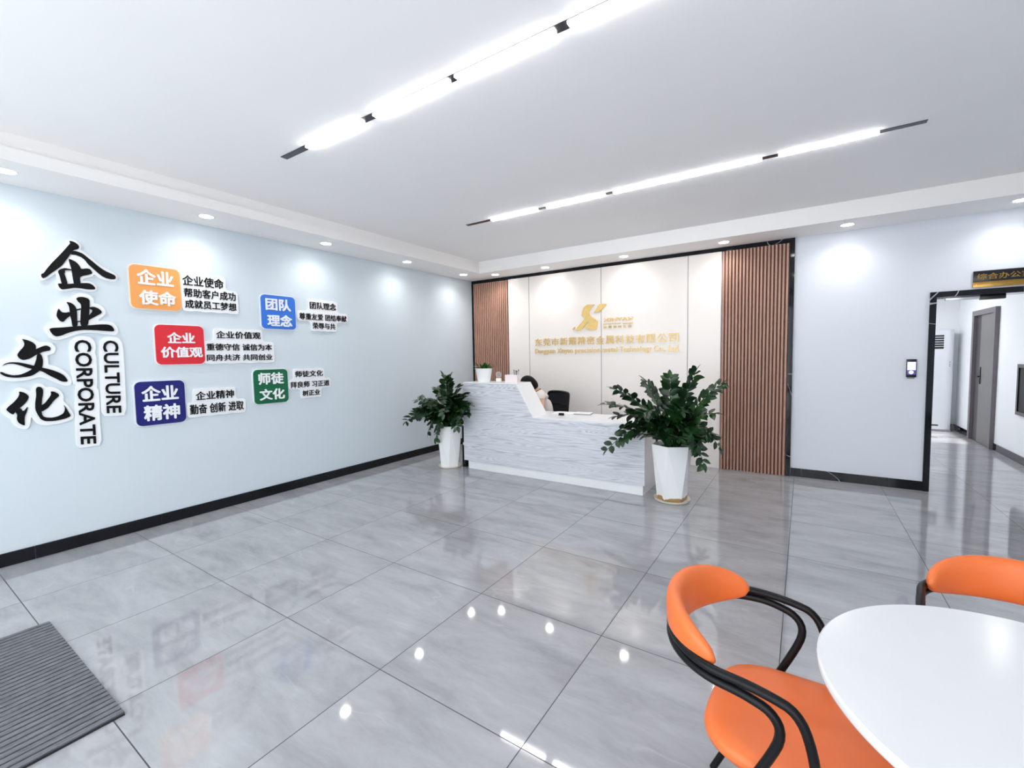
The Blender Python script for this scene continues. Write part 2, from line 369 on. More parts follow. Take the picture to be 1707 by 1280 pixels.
def add_text(bm, s, u0, u1, v0, v1, f, d0, d1, bold=0.0, mirror=False, quad=None):
    """lettering stretched into a box (or a quad) on a wall, as solid cut-out letters"""
    vs, fs = text_verts(s)
    if bold:                                   # embolden: the same letter stacked with small shifts
        allv, allf, lift = [], [], []
        dirs = [(0, 0)] + [(math.cos(k*PI/4), math.sin(k*PI/4)) for k in range(8)]
        for n_, (cx, cy) in enumerate(dirs):
            o_ = len(allv); allv += [(x+cx*bold, y+cy*bold, n_) for x, y in vs]; allf += [tuple(i+o_ for i in f_) for f_ in fs]
        vs, fs = allv, allf
    ax0 = min(v[0] for v in vs); ax1 = max(v[0] for v in vs); ay0 = min(v[1] for v in vs); ay1 = max(v[1] for v in vs)
    def P(v, d):
        a = (v[0]-ax0)/(ax1-ax0); b = (v[1]-ay0)/(ay1-ay0)
        if mirror: a = 1-a
        if quad:
            tl, tr, br, bl = quad      # a runs down, b runs to the right
            L = (tl[0]*(1-a)+bl[0]*a, tl[1]*(1-a)+bl[1]*a); R = (tr[0]*(1-a)+br[0]*a, tr[1]*(1-a)+br[1]*a)
            return f(L[0]*(1-b)+R[0]*b, L[1]*(1-b)+R[1]*b, d)
        return f(u0+(u1-u0)*a, v0+(v1-v0)*b, d)
    B = [bm.verts.new(P(v, d0)) for v in vs]; T = [bm.verts.new(P(v, d1+(0.00012*v[2] if len(v) > 2 else 0))) for v in vs]
    cnt = {}
    for fc in fs:
        for i in range(len(fc)):
            e = (fc[i], fc[(i+1) % len(fc)]); cnt[tuple(sorted(e))] = cnt.get(tuple(sorted(e)), 0)+1
    for fc in fs:
        try: bm.faces.new([T[i] for i in fc])
        except ValueError: pass
        for i in range(len(fc)):
            a, b = fc[i], fc[(i+1) % len(fc)]
            if cnt[tuple(sorted((a, b)))] == 1:
                try: bm.faces.new((B[a], B[b], T[b], T[a]))
                except ValueError: pass
    return bm

# outlines traced on the walls, in wall metres
D_qi = [[[[1.06,2.46],[1.08,2.461],[1.104,2.449],[1.118,2.428],[1.113,2.406],[1.088,2.394],[1.076,2.383],[1.062,2.354],[1.036,2.307],[1.01,2.259],[0.973,2.218],[0.937,2.181],[0.919,2.158],[0.899,2.144],[0.89,2.158],[0.891,2.178],[0.904,2.184],[0.922,2.218],[0.953,2.27],[0.991,2.324],[1.029,2.382],[1.054,2.423],[1.067,2.442]],[[1.076,2.386],[1.103,2.386],[1.136,2.374],[1.165,2.346],[1.195,2.318],[1.231,2.282],[1.269,2.254],[1.307,2.238],[1.327,2.228],[1.333,2.212],[1.328,2.195],[1.305,2.191],[1.272,2.195],[1.247,2.208],[1.222,2.23],[1.192,2.263],[1.162,2.296],[1.146,2.326],[1.122,2.347],[1.092,2.356],[1.062,2.354]],[[1.05,2.319],[1.072,2.312],[1.095,2.297],[1.112,2.271],[1.118,2.248],[1.154,2.26],[1.173,2.256],[1.185,2.233],[1.183,2.22],[1.157,2.206],[1.126,2.195],[1.107,2.18],[1.109,2.127],[1.07,2.118],[1.065,2.183],[1.062,2.239],[1.052,2.294]],[[0.983,2.211],[0.997,2.229],[1.021,2.242],[1.044,2.24],[1.063,2.237],[1.062,2.229],[1.037,2.227],[1.023,2.223],[1.024,2.205],[1.018,2.2],[1.025,2.169],[1.034,2.115],[1.002,2.11],[0.997,2.133],[0.991,2.18]],[[0.976,2.115],[1.002,2.119],[1.025,2.117],[1.104,2.135],[1.16,2.142],[1.184,2.128],[1.197,2.105],[1.192,2.093],[1.151,2.089],[1.108,2.094],[1.072,2.094],[1.035,2.082],[0.999,2.071],[0.986,2.084]]],[[1.045,2.461],[1.075,2.477],[1.102,2.472],[1.125,2.449],[1.133,2.426],[1.122,2.4],[1.137,2.394],[1.167,2.369],[1.196,2.343],[1.226,2.31],[1.264,2.283],[1.302,2.263],[1.334,2.242],[1.347,2.218],[1.342,2.196],[1.327,2.178],[1.297,2.174],[1.258,2.18],[1.226,2.193],[1.202,2.219],[1.192,2.213],[1.185,2.198],[1.156,2.187],[1.124,2.17],[1.123,2.15],[1.161,2.159],[1.189,2.146],[1.206,2.118],[1.208,2.098],[1.198,2.08],[1.15,2.072],[1.107,2.08],[1.071,2.079],[1.028,2.063],[0.998,2.055],[0.982,2.063],[0.971,2.086],[0.966,2.113],[0.974,2.134],[0.985,2.132],[0.973,2.174],[0.972,2.194],[0.966,2.189],[0.936,2.157],[0.912,2.134],[0.895,2.126],[0.882,2.135],[0.877,2.153],[0.884,2.181],[0.904,2.195],[0.936,2.259],[0.979,2.326],[1.017,2.384],[1.046,2.43]]]
D_ye = [[[[0.971,1.922],[0.978,1.907],[0.989,1.893],[1.012,1.892],[1.03,1.901],[1.035,1.87],[1.01,1.844],[0.992,1.817],[0.976,1.822],[0.963,1.842],[0.956,1.865],[0.961,1.894]],[[1.017,1.978],[1.047,1.971],[1.066,1.95],[1.075,1.922],[1.074,1.873],[1.073,1.784],[1.042,1.781],[1.039,1.838],[1.032,1.878],[1.033,1.927],[1.028,1.955]],[[1.073,1.924],[1.1,1.934],[1.1,1.924],[1.072,1.912]],[[1.072,1.828],[1.095,1.836],[1.094,1.826],[1.071,1.819]],[[1.076,2.009],[1.089,2.022],[1.116,2.027],[1.147,2.016],[1.156,2.0],[1.153,1.954],[1.146,1.878],[1.134,1.792],[1.089,1.787],[1.094,1.874],[1.103,1.949],[1.101,1.97],[1.086,1.985]],[[1.15,1.945],[1.178,1.953],[1.206,1.941],[1.224,1.921],[1.226,1.905],[1.209,1.891],[1.183,1.872],[1.156,1.853],[1.138,1.837],[1.144,1.878],[1.166,1.909],[1.168,1.926],[1.156,1.93]],[[0.91,1.759],[0.925,1.768],[0.982,1.774],[1.042,1.785],[1.134,1.798],[1.205,1.81],[1.257,1.812],[1.283,1.801],[1.298,1.771],[1.294,1.755],[1.247,1.756],[1.164,1.761],[1.101,1.76],[1.052,1.749],[1.009,1.731],[0.973,1.709],[0.947,1.702],[0.93,1.712],[0.917,1.735]]],[[1.068,2.037],[1.1,2.058],[1.137,2.056],[1.17,2.039],[1.184,2.007],[1.179,1.981],[1.214,1.976],[1.242,1.948],[1.253,1.911],[1.241,1.884],[1.207,1.852],[1.197,1.839],[1.272,1.839],[1.301,1.823],[1.323,1.785],[1.324,1.75],[1.306,1.723],[1.272,1.727],[1.163,1.74],[1.094,1.735],[1.038,1.711],[0.989,1.685],[0.951,1.672],[0.922,1.68],[0.904,1.703],[0.884,1.75],[0.892,1.782],[0.921,1.799],[0.95,1.809],[0.934,1.832],[0.925,1.871],[0.933,1.911],[0.954,1.941],[0.981,1.951],[1.0,1.977],[1.019,2.003],[1.048,2.002]]]
D_we = [[[[0.761,1.679],[0.788,1.672],[0.814,1.657],[0.831,1.634],[0.831,1.61],[0.827,1.602],[0.872,1.629],[0.889,1.632],[0.905,1.621],[0.91,1.607],[0.903,1.592],[0.881,1.587],[0.858,1.579],[0.844,1.567],[0.827,1.559],[0.796,1.532],[0.76,1.52],[0.74,1.533],[0.73,1.56],[0.746,1.591],[0.766,1.618],[0.773,1.641],[0.769,1.664]],[[0.847,1.575],[0.859,1.551],[0.863,1.52],[0.859,1.48],[0.851,1.449],[0.827,1.426],[0.799,1.403],[0.761,1.394],[0.714,1.39],[0.673,1.398],[0.649,1.414],[0.638,1.432],[0.645,1.439],[0.67,1.421],[0.7,1.409],[0.736,1.412],[0.768,1.428],[0.799,1.45],[0.814,1.481],[0.828,1.528],[0.832,1.559]],[[0.651,1.479],[0.669,1.499],[0.695,1.507],[0.736,1.505],[0.777,1.492],[0.814,1.477],[0.862,1.46],[0.906,1.443],[0.945,1.421],[0.973,1.396],[0.988,1.362],[0.989,1.346],[0.958,1.347],[0.925,1.374],[0.892,1.399],[0.85,1.437],[0.812,1.45],[0.776,1.463],[0.74,1.483],[0.71,1.495],[0.684,1.496],[0.664,1.489]]],[[0.73,1.675],[0.748,1.707],[0.779,1.71],[0.816,1.692],[0.846,1.658],[0.879,1.661],[0.913,1.655],[0.934,1.627],[0.938,1.599],[0.925,1.571],[0.896,1.559],[0.887,1.551],[0.892,1.511],[0.889,1.483],[0.93,1.47],[0.975,1.436],[1.007,1.386],[1.016,1.344],[1.007,1.32],[0.985,1.311],[0.951,1.323],[0.901,1.359],[0.842,1.395],[0.797,1.376],[0.738,1.364],[0.687,1.364],[0.647,1.376],[0.619,1.404],[0.611,1.438],[0.618,1.471],[0.641,1.523],[0.676,1.534],[0.702,1.541],[0.706,1.564],[0.72,1.587],[0.743,1.625],[0.748,1.644]]]
D_hu = [[[[0.724,1.29],[0.752,1.278],[0.774,1.248],[0.762,1.214],[0.747,1.192],[0.722,1.164],[0.699,1.139],[0.685,1.118],[0.668,1.135],[0.652,1.16],[0.666,1.181],[0.693,1.209],[0.716,1.242],[0.726,1.268]],[[0.724,1.168],[0.738,1.135],[0.764,1.175],[0.756,1.133],[0.744,1.103],[0.74,1.072],[0.74,1.029],[0.722,1.04],[0.708,1.057],[0.701,1.085],[0.706,1.115],[0.697,1.14]],[[0.812,1.304],[0.824,1.318],[0.84,1.314],[0.85,1.294],[0.848,1.258],[0.84,1.219],[0.836,1.18],[0.832,1.124],[0.836,1.092],[0.852,1.078],[0.885,1.071],[0.92,1.078],[0.95,1.096],[0.96,1.118],[0.963,1.142],[0.957,1.166],[0.97,1.137],[0.98,1.107],[0.993,1.073],[0.971,1.059],[0.941,1.05],[0.895,1.044],[0.85,1.048],[0.826,1.065],[0.811,1.103],[0.8,1.144],[0.803,1.199],[0.812,1.253]],[[0.891,1.277],[0.908,1.274],[0.93,1.256],[0.936,1.239],[0.922,1.224],[0.904,1.205],[0.885,1.175],[0.867,1.148],[0.829,1.121],[0.832,1.172],[0.852,1.186],[0.877,1.224],[0.892,1.251]]],[[0.698,1.301],[0.725,1.321],[0.756,1.308],[0.781,1.283],[0.793,1.294],[0.803,1.325],[0.825,1.345],[0.85,1.338],[0.865,1.309],[0.887,1.313],[0.921,1.303],[0.948,1.275],[0.963,1.233],[0.955,1.196],[0.977,1.166],[0.998,1.122],[1.014,1.07],[1.0,1.043],[0.951,1.024],[0.893,1.016],[0.848,1.014],[0.81,1.031],[0.785,1.066],[0.776,1.099],[0.766,1.022],[0.749,1.002],[0.728,1.002],[0.703,1.019],[0.679,1.049],[0.67,1.089],[0.647,1.111],[0.628,1.14],[0.631,1.177],[0.657,1.205],[0.685,1.241],[0.694,1.263]]]
D_co_b = [[1.015,1.64],[1.03,1.681],[1.062,1.707],[1.105,1.712],[1.148,1.701],[1.174,1.659],[1.174,1.608],[1.163,1.579],[1.174,1.549],[1.172,1.455],[1.167,1.31],[1.16,1.289],[1.174,1.258],[1.172,1.103],[1.168,1.086],[1.166,0.991],[1.168,0.808],[1.091,0.805],[1.014,0.805],[1.015,0.936],[1.016,1.062],[1.036,1.301],[1.04,1.322],[1.016,1.328],[1.018,1.46],[1.017,1.558]]
D_cu_b = [[1.198,1.634],[1.207,1.677],[1.231,1.703],[1.278,1.713],[1.325,1.701],[1.35,1.653],[1.35,1.468],[1.347,1.29],[1.342,1.039],[1.261,1.038],[1.178,1.048],[1.181,1.214],[1.188,1.386],[1.192,1.514]]
D_co_q = [[1.045,1.678],[1.147,1.68],[1.133,0.823],[1.038,0.833]]
D_cu_q = [[1.22,1.677],[1.319,1.679],[1.308,1.06],[1.211,1.067]]
D_T = [[('企业使命', [1.819, 2.171, 2.209, 2.307]), ('帮助客户成功', [1.825, 2.279, 2.100, 2.186]), ('成就员工梦想', [1.827, 2.281, 1.997, 2.078])], [('企业价值观', [2.078, 2.51, 1.717, 1.792]), ('重德守信 诚信为本', [1.987, 2.626, 1.596, 1.666]), ('同舟共济 共同创业', [1.984, 2.626, 1.492, 1.558])], [('企业精神', [1.87, 2.212, 1.115, 1.199]), ('勤奋 创新 进取', [1.814, 2.3, 0.981, 1.078])], [('团队理念', [3.096, 3.447, 2.091, 2.177]), ('尊重友爱 团结奉献', [2.961, 3.593, 1.959, 2.036]), ('荣辱与共', [3.122, 3.427, 1.857, 1.932])], [('师徒文化', [2.88, 3.228, 1.289, 1.362]), ('拜良师 习正道', [2.815, 3.311, 1.166, 1.24]), ('树正业', [2.957, 3.179, 1.065, 1.133])]]
D_logo = [[[-2.802,2.075],[-2.798,2.137],[-2.776,2.196],[-2.738,2.227],[-2.694,2.241],[-2.586,2.232],[-2.622,2.208],[-2.658,2.167],[-2.677,2.128],[-2.67,2.08],[-2.637,2.051],[-2.544,1.986],[-2.553,1.932],[-2.565,1.859],[-2.704,1.866],[-2.733,1.881],[-2.74,1.922],[-2.667,1.982],[-2.696,1.984],[-2.815,1.864],[-2.906,1.863],[-2.875,1.915],[-2.747,2.038],[-2.769,2.06]],[[-2.514,2.237],[-2.412,2.229],[-2.416,2.209],[-2.451,2.179],[-2.493,2.142],[-2.522,2.118],[-2.608,2.113],[-2.586,2.149],[-2.55,2.2]],[[-2.963,1.892],[-2.92,1.924],[-2.909,1.913],[-2.94,1.87]]]
D_xin = [[-2.458,-2.021,1.973,2.022],[-2.459,-2.021,1.922,1.95],[-2.459,-2.021,1.875,1.908]]

# ---------------------------------------------------------------- the room
XR, XR2, YF, YE = 2.30, 2.36, -1.0, 11.3
DX0, DX1, DZ = 1.115, 2.20, 2.02
struct('floor', add_box(bmesh.new(), XL-0.2, XR2+0.2, YF-0.2, YE+0.2, -0.1, 0.0), 'floor', 'polished grey marble tile floor')
struct('ceiling', add_box(bmesh.new(), XL-0.2, XR2+0.2, YF-0.2, YB+0.2, HC, HC+0.15), 'ceil', 'white main ceiling inside the cove')
struct('wall_left', add_box(bmesh.new(), XL-0.2, XL, YF-0.2, YB+0.2, 0, HC), 'wall', 'pale blue grey wall on the left carrying the signs')
bm = bmesh.new()
add_box(bm, XL, DX0, YB, YB+0.2, 0, HC); add_box(bm, DX0, DX1, YB, YB+0.2, DZ, HC); add_box(bm, DX1, XR2, YB, YB+0.2, 0, HC)
struct('wall_back', bm, 'wallback', 'pale grey back wall with the doorway')
struct('wall_right', add_box(bmesh.new(), XR, XR2+0.2, YF-0.2, YB, 0, HC), 'wall', 'right wall beside the doorway')
bm = bmesh.new()
add_box(bm, XL, -4.5, YF-0.2, YF, 0, HC); add_box(bm, 1.9, XR, YF-0.2, YF, 0, HC); add_box(bm, -4.5, 1.9, YF-0.2, YF, 2.7, HC)
struct('wall_front', bm, 'wall', 'front wall with the glazed entrance')
# dropped soffits around the ceiling recess, with a set-back upper step
SX0, SX1, SY0, SY1 = -4.33, 1.69, -0.43, 5.67
def soffit(name, x0, x1, y0, y1, sx0, sx1, sy0, sy1, lab):
    bm = add_box(bmesh.new(), x0, x1, y0, y1, H, 2.895)
    add_box(bm, sx0, sx1, sy0, sy1, 2.895, HC)
    struct(name, bm, 'cove', lab)
soffit('trim_1', XL, SX0, YF, YB, XL, SX0-0.04, YF, YB, 'dropped ceiling border along the left wall')
soffit('trim_2', SX0, SX1, SY1, YB, SX0-0.04, SX1+0.04, SY1+0.04, YB, 'dropped ceiling border along the back wall')
soffit('trim_3', SX1, XR, YF, YB, SX1+0.04, XR, YF, YB, 'dropped ceiling border along the right wall')
soffit('trim_4', SX0, SX1, YF, SY0, SX0-0.04, SX1+0.04, YF, SY0-0.04, 'dropped ceiling border along the front wall')
# black marble baseboards, jointed every 0.8 m by a thin pale gap
def baseboard(name, x0, x1, y0, y1, axis, off, lab):
    bm = bmesh.new(); lo, hi = (y0, y1) if axis else (x0, x1)
    k = lo
    cuts = []
    t = off
    while t < hi:
        if t > lo: cuts.append(t)
        t += 0.8
    ends = [lo] + cuts + [hi]
    for a, b in zip(ends, ends[1:]):
        if axis: add_box(bm, x0, x1, a+0.0012, b-0.0012, 0, 0.1)
        else: add_box(bm, a+0.0012, b-0.0012, y0, y1, 0, 0.1)
    struct(name, bm, 'black_marble', lab)
baseboard('baseboard_left', XL, XL+0.012, YF, YB-0.012, True, 0.74-0.8, 'black marble baseboard along the left wall')
baseboard('baseboard_back', -0.11, 1.07, YB-0.012, YB, False, 0.0, 'black marble baseboard right of the slatted panel')
baseboard('baseboard_right', XR-0.012, XR, YF, YB-0.012, True, 0.1, 'black marble baseboard along the right wall')
# doorway casing (black stone) in the back wall
bm = bmesh.new()
add_box(bm, 1.068, DX0+0.005, YB-0.02, YB+0.215, 0, 2.072); add_box(bm, DX1-0.005, 2.248, YB-0.02, YB+0.215, 0, 2.072)
add_box(bm, DX0+0.005, DX1-0.005, YB-0.02, YB+0.215, DZ-0.003, 2.072)
struct('door_1', bm, 'black_marble', 'black stone casing of the open doorway')
# glazed entrance behind the camera
wf = struct('window_1', bmesh.new(), 'black_metal', 'glazed entrance front')
bm = bmesh.new()
for x in (-4.5, -3.65, -2.35, -0.3, 0.8, 1.85): add_box(bm, x, x+0.05, YF-0.12, YF-0.07, 0, 2.7)
add_box(bm, -4.5, 1.9, YF-0.12, YF-0.07, 2.64, 2.7)
obj('window_frame', bm, 'black_metal', wf, smooth=False)
obj('pane', add_box(bmesh.new(), -4.5, 1.9, YF-0.1, YF-0.09, 0, 2.66), 'glass', wf, smooth=False)

# ---------------------------------------------------------------- feature wall behind the desk
bm = bmesh.new()
add_box(bm, XL+0.004, -0.113, YB-0.036, YB, 2.762, H); add_box(bm, XL+0.004, -4.855, YB-0.036, YB, 0, 2.762); add_box(bm, -0.160, -0.113, YB-0.036, YB, 0, 2.762)
struct('trim_5', bm, 'black_marble', 'black marble border around the feature wall')
panel_x = [(-4.132, -3.728), (-3.728, -2.497), (-2.497, -1.291), (-1.291, -0.888)]
plabs = ['narrow cream wall panel beside the left wooden slats', 'wide cream wall panel left of the middle seam, behind the desk clerk',
         'wide cream wall panel right of the middle seam, behind the gold small lettering', 'narrow cream wall panel beside the right wooden slats']
for (a, b), lb in zip(panel_x, plabs):
    w_ = empty('wall_panel', ((a+b)/2, YB, 0), 0, lb, 'wall panel', 'cream panels of the feature wall')
    hw = (b-a)/2
    box('panel_face', 'cream', -hw+0.003, hw-0.003, -0.03, 0, 0, 2.762, w_, bevel=0.001, smooth=False)
    if b < -0.9: box('edge_strip', 'doordark', hw-0.0028, hw+0.0028, -0.0302, 0, 0, 2.762, w_, smooth=False, label='thin dark joint strip')
def slat_panel(x0, x1, n, lab):
    t = empty('slatted_wall_panel', ((x0+x1)/2, YB, 0), 0, lab, 'wall panel', 'brown slatted panels')
    cx = (x0+x1)/2
    box('backing', 'slatgroove', x0-cx, x1-cx, -0.018, 0, 0, 2.757, t, smooth=False)
    bm = bmesh.new(); p = (x1-x0)/n
    prof = [(0.0, 0.018), (0.02, 0.046), (0.09, 0.052), (0.57, 0.052), (0.64, 0.046), (0.66, 0.018)]
    for i in range(n):
        a = x0-cx+i*p+0.17*p
        add_prism(bm, [(a+q*p, d) for q, d in prof], lambda u, v, d: (u, -v, d), 0.002, 2.752)
    obj('slats', bm, 'slat', t, ang=50)
slat_panel(-4.852, -4.136, 18, 'brown wooden slatted panel at the left, beside the corner')
slat_panel(-0.884, -0.163, 19, 'brown wooden slatted panel at the right, floor to ceiling, with black border beside it')

# gold logo and lettering
lg = empty('gold_emblem', (-2.68, YB-0.03, 2.05), 0, 'gold abstract emblem on the cream wall above the company name', 'logo')
for pts, nm in zip(D_logo, ('emblem_body', 'emblem_wing', 'emblem_tip')):
    bm = add_prism(bmesh.new(), chaikin(pts, 1, 0.15), lambda u, v, d: (u+2.68, -d, v-2.05), 0.0, 0.014)
    obj(nm, bm, 'gold', lg, smooth=False)
lt = empty('emblem_lettering', (-2.24, YB-0.03, 1.95), 0, 'three short rows of small gold letters beside the emblem', 'lettering')
FT = lambda u, v, d: (u+2.24, -d, v-1.95)
xs = D_xin
for s, q, bo in (('XINYAH', xs[0], 0.03), ('precision', [xs[1][0], -2.20]+xs[1][2:], 0.01), ('metal', [-2.17]+xs[1][1:], 0.01)):
    obj('letter_row', add_text(bmesh.new(), s, q[0], q[1], q[2], q[3], FT, 0.0, 0.008, bo), 'gold', lt, smooth=False)
for i, ch in enumerate('新耀精密五金'):
    w_ = (xs[2][1]-xs[2][0])/6; u0 = xs[2][0]+i*w_
    obj('small_character', add_text(bmesh.new(), ch, u0, u0+w_*0.72, xs[2][2], xs[2][3], FT, 0.0, 0.008, 0.01), 'gold', lt, smooth=False)
names = '东莞市新耀精密金属科技有限公司'
cn = empty('company_name_lettering', (-2.5, YB-0.03, 1.7), 0, 'row of large gold Chinese characters spelling the company name', 'lettering')
FN = lambda u, v, d: (u+2.5, -d, v-1.7)
p = (3.62-1.385)/len(names)
for i, ch in enumerate(names):
    u0 = -3.62+i*p
    obj('character', add_text(bmesh.new(), ch, u0, u0+p*0.86, 1.648, 1.768, FN, 0.0, 0.012, 0.004), 'gold', cn, smooth=False)
en = empty('english_name_lettering', (-2.5, YB-0.03, 1.555), 0, 'row of gold English letters under the Chinese company name', 'lettering')
FE = lambda u, v, d: (u+2.5, -d, v-1.555)
words = [('Dongguan', 8, 0), ('Xinyao', 6, 0), ('precision', 9, 1), ('metal', 5, 2), ('Technology', 10, 0), ('Co.,', 3.5, 3), ('Ltd.', 3.2, 3)]
tot = sum(w[1] for w in words) + 0.8*(len(words)-1); k_ = (3.62-1.39)/tot; u0 = -3.62
for w_, n_, st_ in words:
    z0, z1 = {0: (1.505, 1.605), 1: (1.505, 1.600), 2: (1.530, 1.605), 3: (1.518, 1.605)}[st_]
    obj('word', add_text(bmesh.new(), w_, u0, u0+n_*k_, z0, z1, FE, 0.0, 0.010, 0.008), 'gold', en, smooth=False); u0 += (n_+0.8)*k_

# ---------------------------------------------------------------- signs on the left wall
def wall_character(key, ch, lab):
    strokes, back = globals()['D_'+key]
    cu = sum(p[0] for p in back)/len(back); cv = sum(p[1] for p in back)/len(back)
    t = empty('wall_character', (XL, cu, cv), 0, lab, 'wall sign', 'big black brush characters')
    f = lambda u, v, d: (d, u-cu, v-cv)
    obj('backing_board', add_prism(bmesh.new(), chaikin(back, 2), f, 0.0, 0.016), 'whitemat', t, ang=30)
    bm = bmesh.new()
    for i, s in enumerate(strokes): add_prism(bm, chaikin(s, 1, 0.2), f, 0.016, 0.022+0.0004*i)
    obj('brush_strokes', bm, 'ink', t, smooth=False)
wall_character('qi', '企', 'topmost big black brush character on a white cut-out board')
wall_character('ye', '业', 'second big black brush character, just below the topmost one, on a white board')
wall_character('we', '文', 'big black brush character at the far left, left of the vertical English words')
wall_character('hu', '化', 'lowest big black brush character at the left edge on a white board')
def word_board(s, back, quad, lab):
    cu = sum(p[0] for p in back)/len(back); cv = sum(p[1] for p in back)/len(back)
    t = empty('word_board', (XL, cu, cv), 0, lab, 'wall sign', 'vertical English word boards')
    f = lambda u, v, d: (d, u-cu, v-cv)
    obj('backing_board', add_prism(bmesh.new(), chaikin(back, 1), f, 0.0, 0.013), 'whitemat', t, ang=30)
    obj('lettering', add_text(bmesh.new(), s, 0, 1, 0, 1, f, 0.013, 0.018, 0.022, quad=quad), 'ink', t, smooth=False)
word_board('CORPORATE', D_co_b, D_co_q, 'long vertical white board reading CORPORATE in black letters')
word_board('CULTURE', D_cu_b, D_cu_q, 'shorter vertical white board reading CULTURE in black letters')
plaques = [
 ('orangeboard', (1.425, 1.797, 1.965, 2.343), [('企业', .13, .86, .56, .92), ('使命', .15, .89, .09, .44)], 'orange rounded square plaque with white characters 企业使命'),
 ('red', (1.578, 1.967, 1.467, 1.829), [('企业', .23, .80, .54, .82), ('价值观', .09, .95, .17, .45)], 'red rounded square plaque with white characters 企业价值观'),
 ('navy', (1.406, 1.780, .925, 1.318), [('企业', .12, .86, .55, .90), ('精神', .14, .87, .10, .46)], 'navy blue rounded square plaque with white characters 企业精神'),
 ('blue', (2.530, 2.913, 1.835, 2.202), [('团队', .12, .86, .55, .91), ('理念', .15, .88, .08, .43)], 'bright blue rounded square plaque with white characters 团队理念'),
 ('green', (2.413, 2.785, 1.020, 1.390), [('师徒', .13, .87, .56, .91), ('文化', .14, .88, .10, .43)], 'green rounded square plaque with white characters 师徒文化'),
]
for m_, (u0, u1, v0, v1), lines, lab in plaques:
    cu, cv = (u0+u1)/2, (v0+v1)/2
    t = empty('plaque', (XL, cu, cv), 0, lab, 'wall sign', 'coloured square plaques')
    f = lambda u, v, d: (d, u-cu, v-cv)
    obj('backing_board', add_prism(bmesh.new(), rounded_rect(u0-.008, u1+.008, v0-.008, v1+.008, .05), f, 0.0, 0.012), 'whitemat' if m_ != 'orangeboard' else 'ivory', t, ang=30)
    obj('face_board', add_prism(bmesh.new(), rounded_rect(u0, u1, v0, v1, .045), f, 0.012, 0.02), m_, t, ang=30)
    for s, a, b, c, d in lines:
        obj('lettering', add_text(bmesh.new(), s, u0+(u1-u0)*a, u0+(u1-u0)*b, v0+(v1-v0)*c, v0+(v1-v0)*d, f, 0.02, 0.026, 0.03), 'whitemat', t, smooth=False)
tlabs = ['black slogan lines on white board beside the orange plaque', 'black slogan lines on white board beside the red plaque', 'black slogan lines on white board beside the navy plaque',
         'black slogan lines on white board beside the bright blue plaque', 'black slogan lines on white board beside the green plaque']
for rows, lab in zip(D_T, tlabs):
    cu = sum(q[0]+q[1] for _, q in rows)/2/len(rows); cv = sum(q[2]+q[3] for _, q in rows)/2/len(rows)
    t = empty('slogan_board', (XL, cu, cv), 0, lab, 'wall sign', 'slogan boards')
    f = lambda u, v, d: (d, u-cu, v-cv)
    # stepped outline that follows the rows of text
    e = 0.022; R = [(q[0]-e, q[1]+e, q[2]-e, q[3]+e) for _, q in rows]
    right, left = [], []
    for i, (a, b, z0, z1) in enumerate(R):
        top = z1 if i == 0 else (R[i-1][2]+z1)/2
        bot = z0 if i == len(R)-1 else (z0+R[i+1][3])/2
        n = max(3, int((b-a)/0.09))
        right += [(b, top), (b, bot)]; left = [(a, bot), (a, top)] + left
    top_edge = [(R[0][0]+(R[0][1]-R[0][0])*k/6, R[0][3]+0.006*(k % 2)) for k in range(1, 6)]
    bot_edge = [(R[-1][1]-(R[-1][1]-R[-1][0])*k/8, R[-1][2]-0.008*(k % 2)) for k in range(1, 8)]
    obj('backing_board', add_prism(bmesh.new(), chaikin(top_edge+right+bot_edge+left, 2, 0.16), f, 0.0, 0.014), 'whitemat', t, ang=30)
    for s, q in rows:
        obj('text_line', add_text(bmesh.new(), s, q[0], q[1], q[2], q[3], f, 0.014, 0.019, 0.016), 'ink', t, smooth=False)

# ---------------------------------------------------------------- ceiling lights
def led_line(y, segs, x0, x1, lab):
    t = empty('linear_ceiling_light', ((x0+x1)/2, y, HC), 0, lab, 'ceiling light', 'recessed linear lights'); cx = (x0+x1)/2
    box('track', 'black', x0-cx, x1-cx, -0.026, 0.026, -0.003, 0.0, t, smooth=False)
    for a, b in segs: box('diffuser', 'led', a-cx, b-cx, -0.019, 0.019, -0.013, -0.003, t, smooth=False)
led_line(1.925, [(-2.974, -2.376), (-2.258, -1.651), (-1.597, -0.999), (-0.926, -0.33), (-0.20, 0.40)], -3.284, 0.651, 'linear black track light nearer the camera with glowing white segments')
led_line(4.063, [(-2.910, -2.330), (-2.214, -1.597), (-1.511, -0.307), (-0.194, 0.404)], -3.263, 0.651, 'linear black track light nearer the desk wall with glowing white segments')
dl_src = None
def downlight(x, y, lab, group, w=SPOT_W):
    global dl_src
    if dl_src is None:
        t = empty('downlight', (x, y, H))
        obj('trim_ring', add_lathe(bmesh.new(), [(0.050, -0.001), (0.062, -0.004), (0.064, -0.001), (0.064, 0.0), (0.050, 0.0)], 28, caps=False), 'white', t)
        obj('lens', add_lathe(bmesh.new(), [(0.054, -0.0028), (0.054, -0.001)], 28), 'lamp', t)
        dl_src = t
    else:
        t = dl_src.copy(); COL.objects.link(t); t.location = (x, y, H)
        for c in list(dl_src.children):
            d = c.copy(); COL.objects.link(d); d.parent = t
    tag(t, lab, 'downlight', group)
    l = bpy.data.lights.new('downlight_beam', 'SPOT'); l.energy = w; l.spot_size = math.radians(150); l.spot_blend = 1.0; l.shadow_soft_size = 0.03; l.color = (1.0, 0.985, 0.965)
    lo = bpy.data.objects.new('downlight_beam', l); COL.objects.link(lo); lo.location = (x, y, H-0.012)
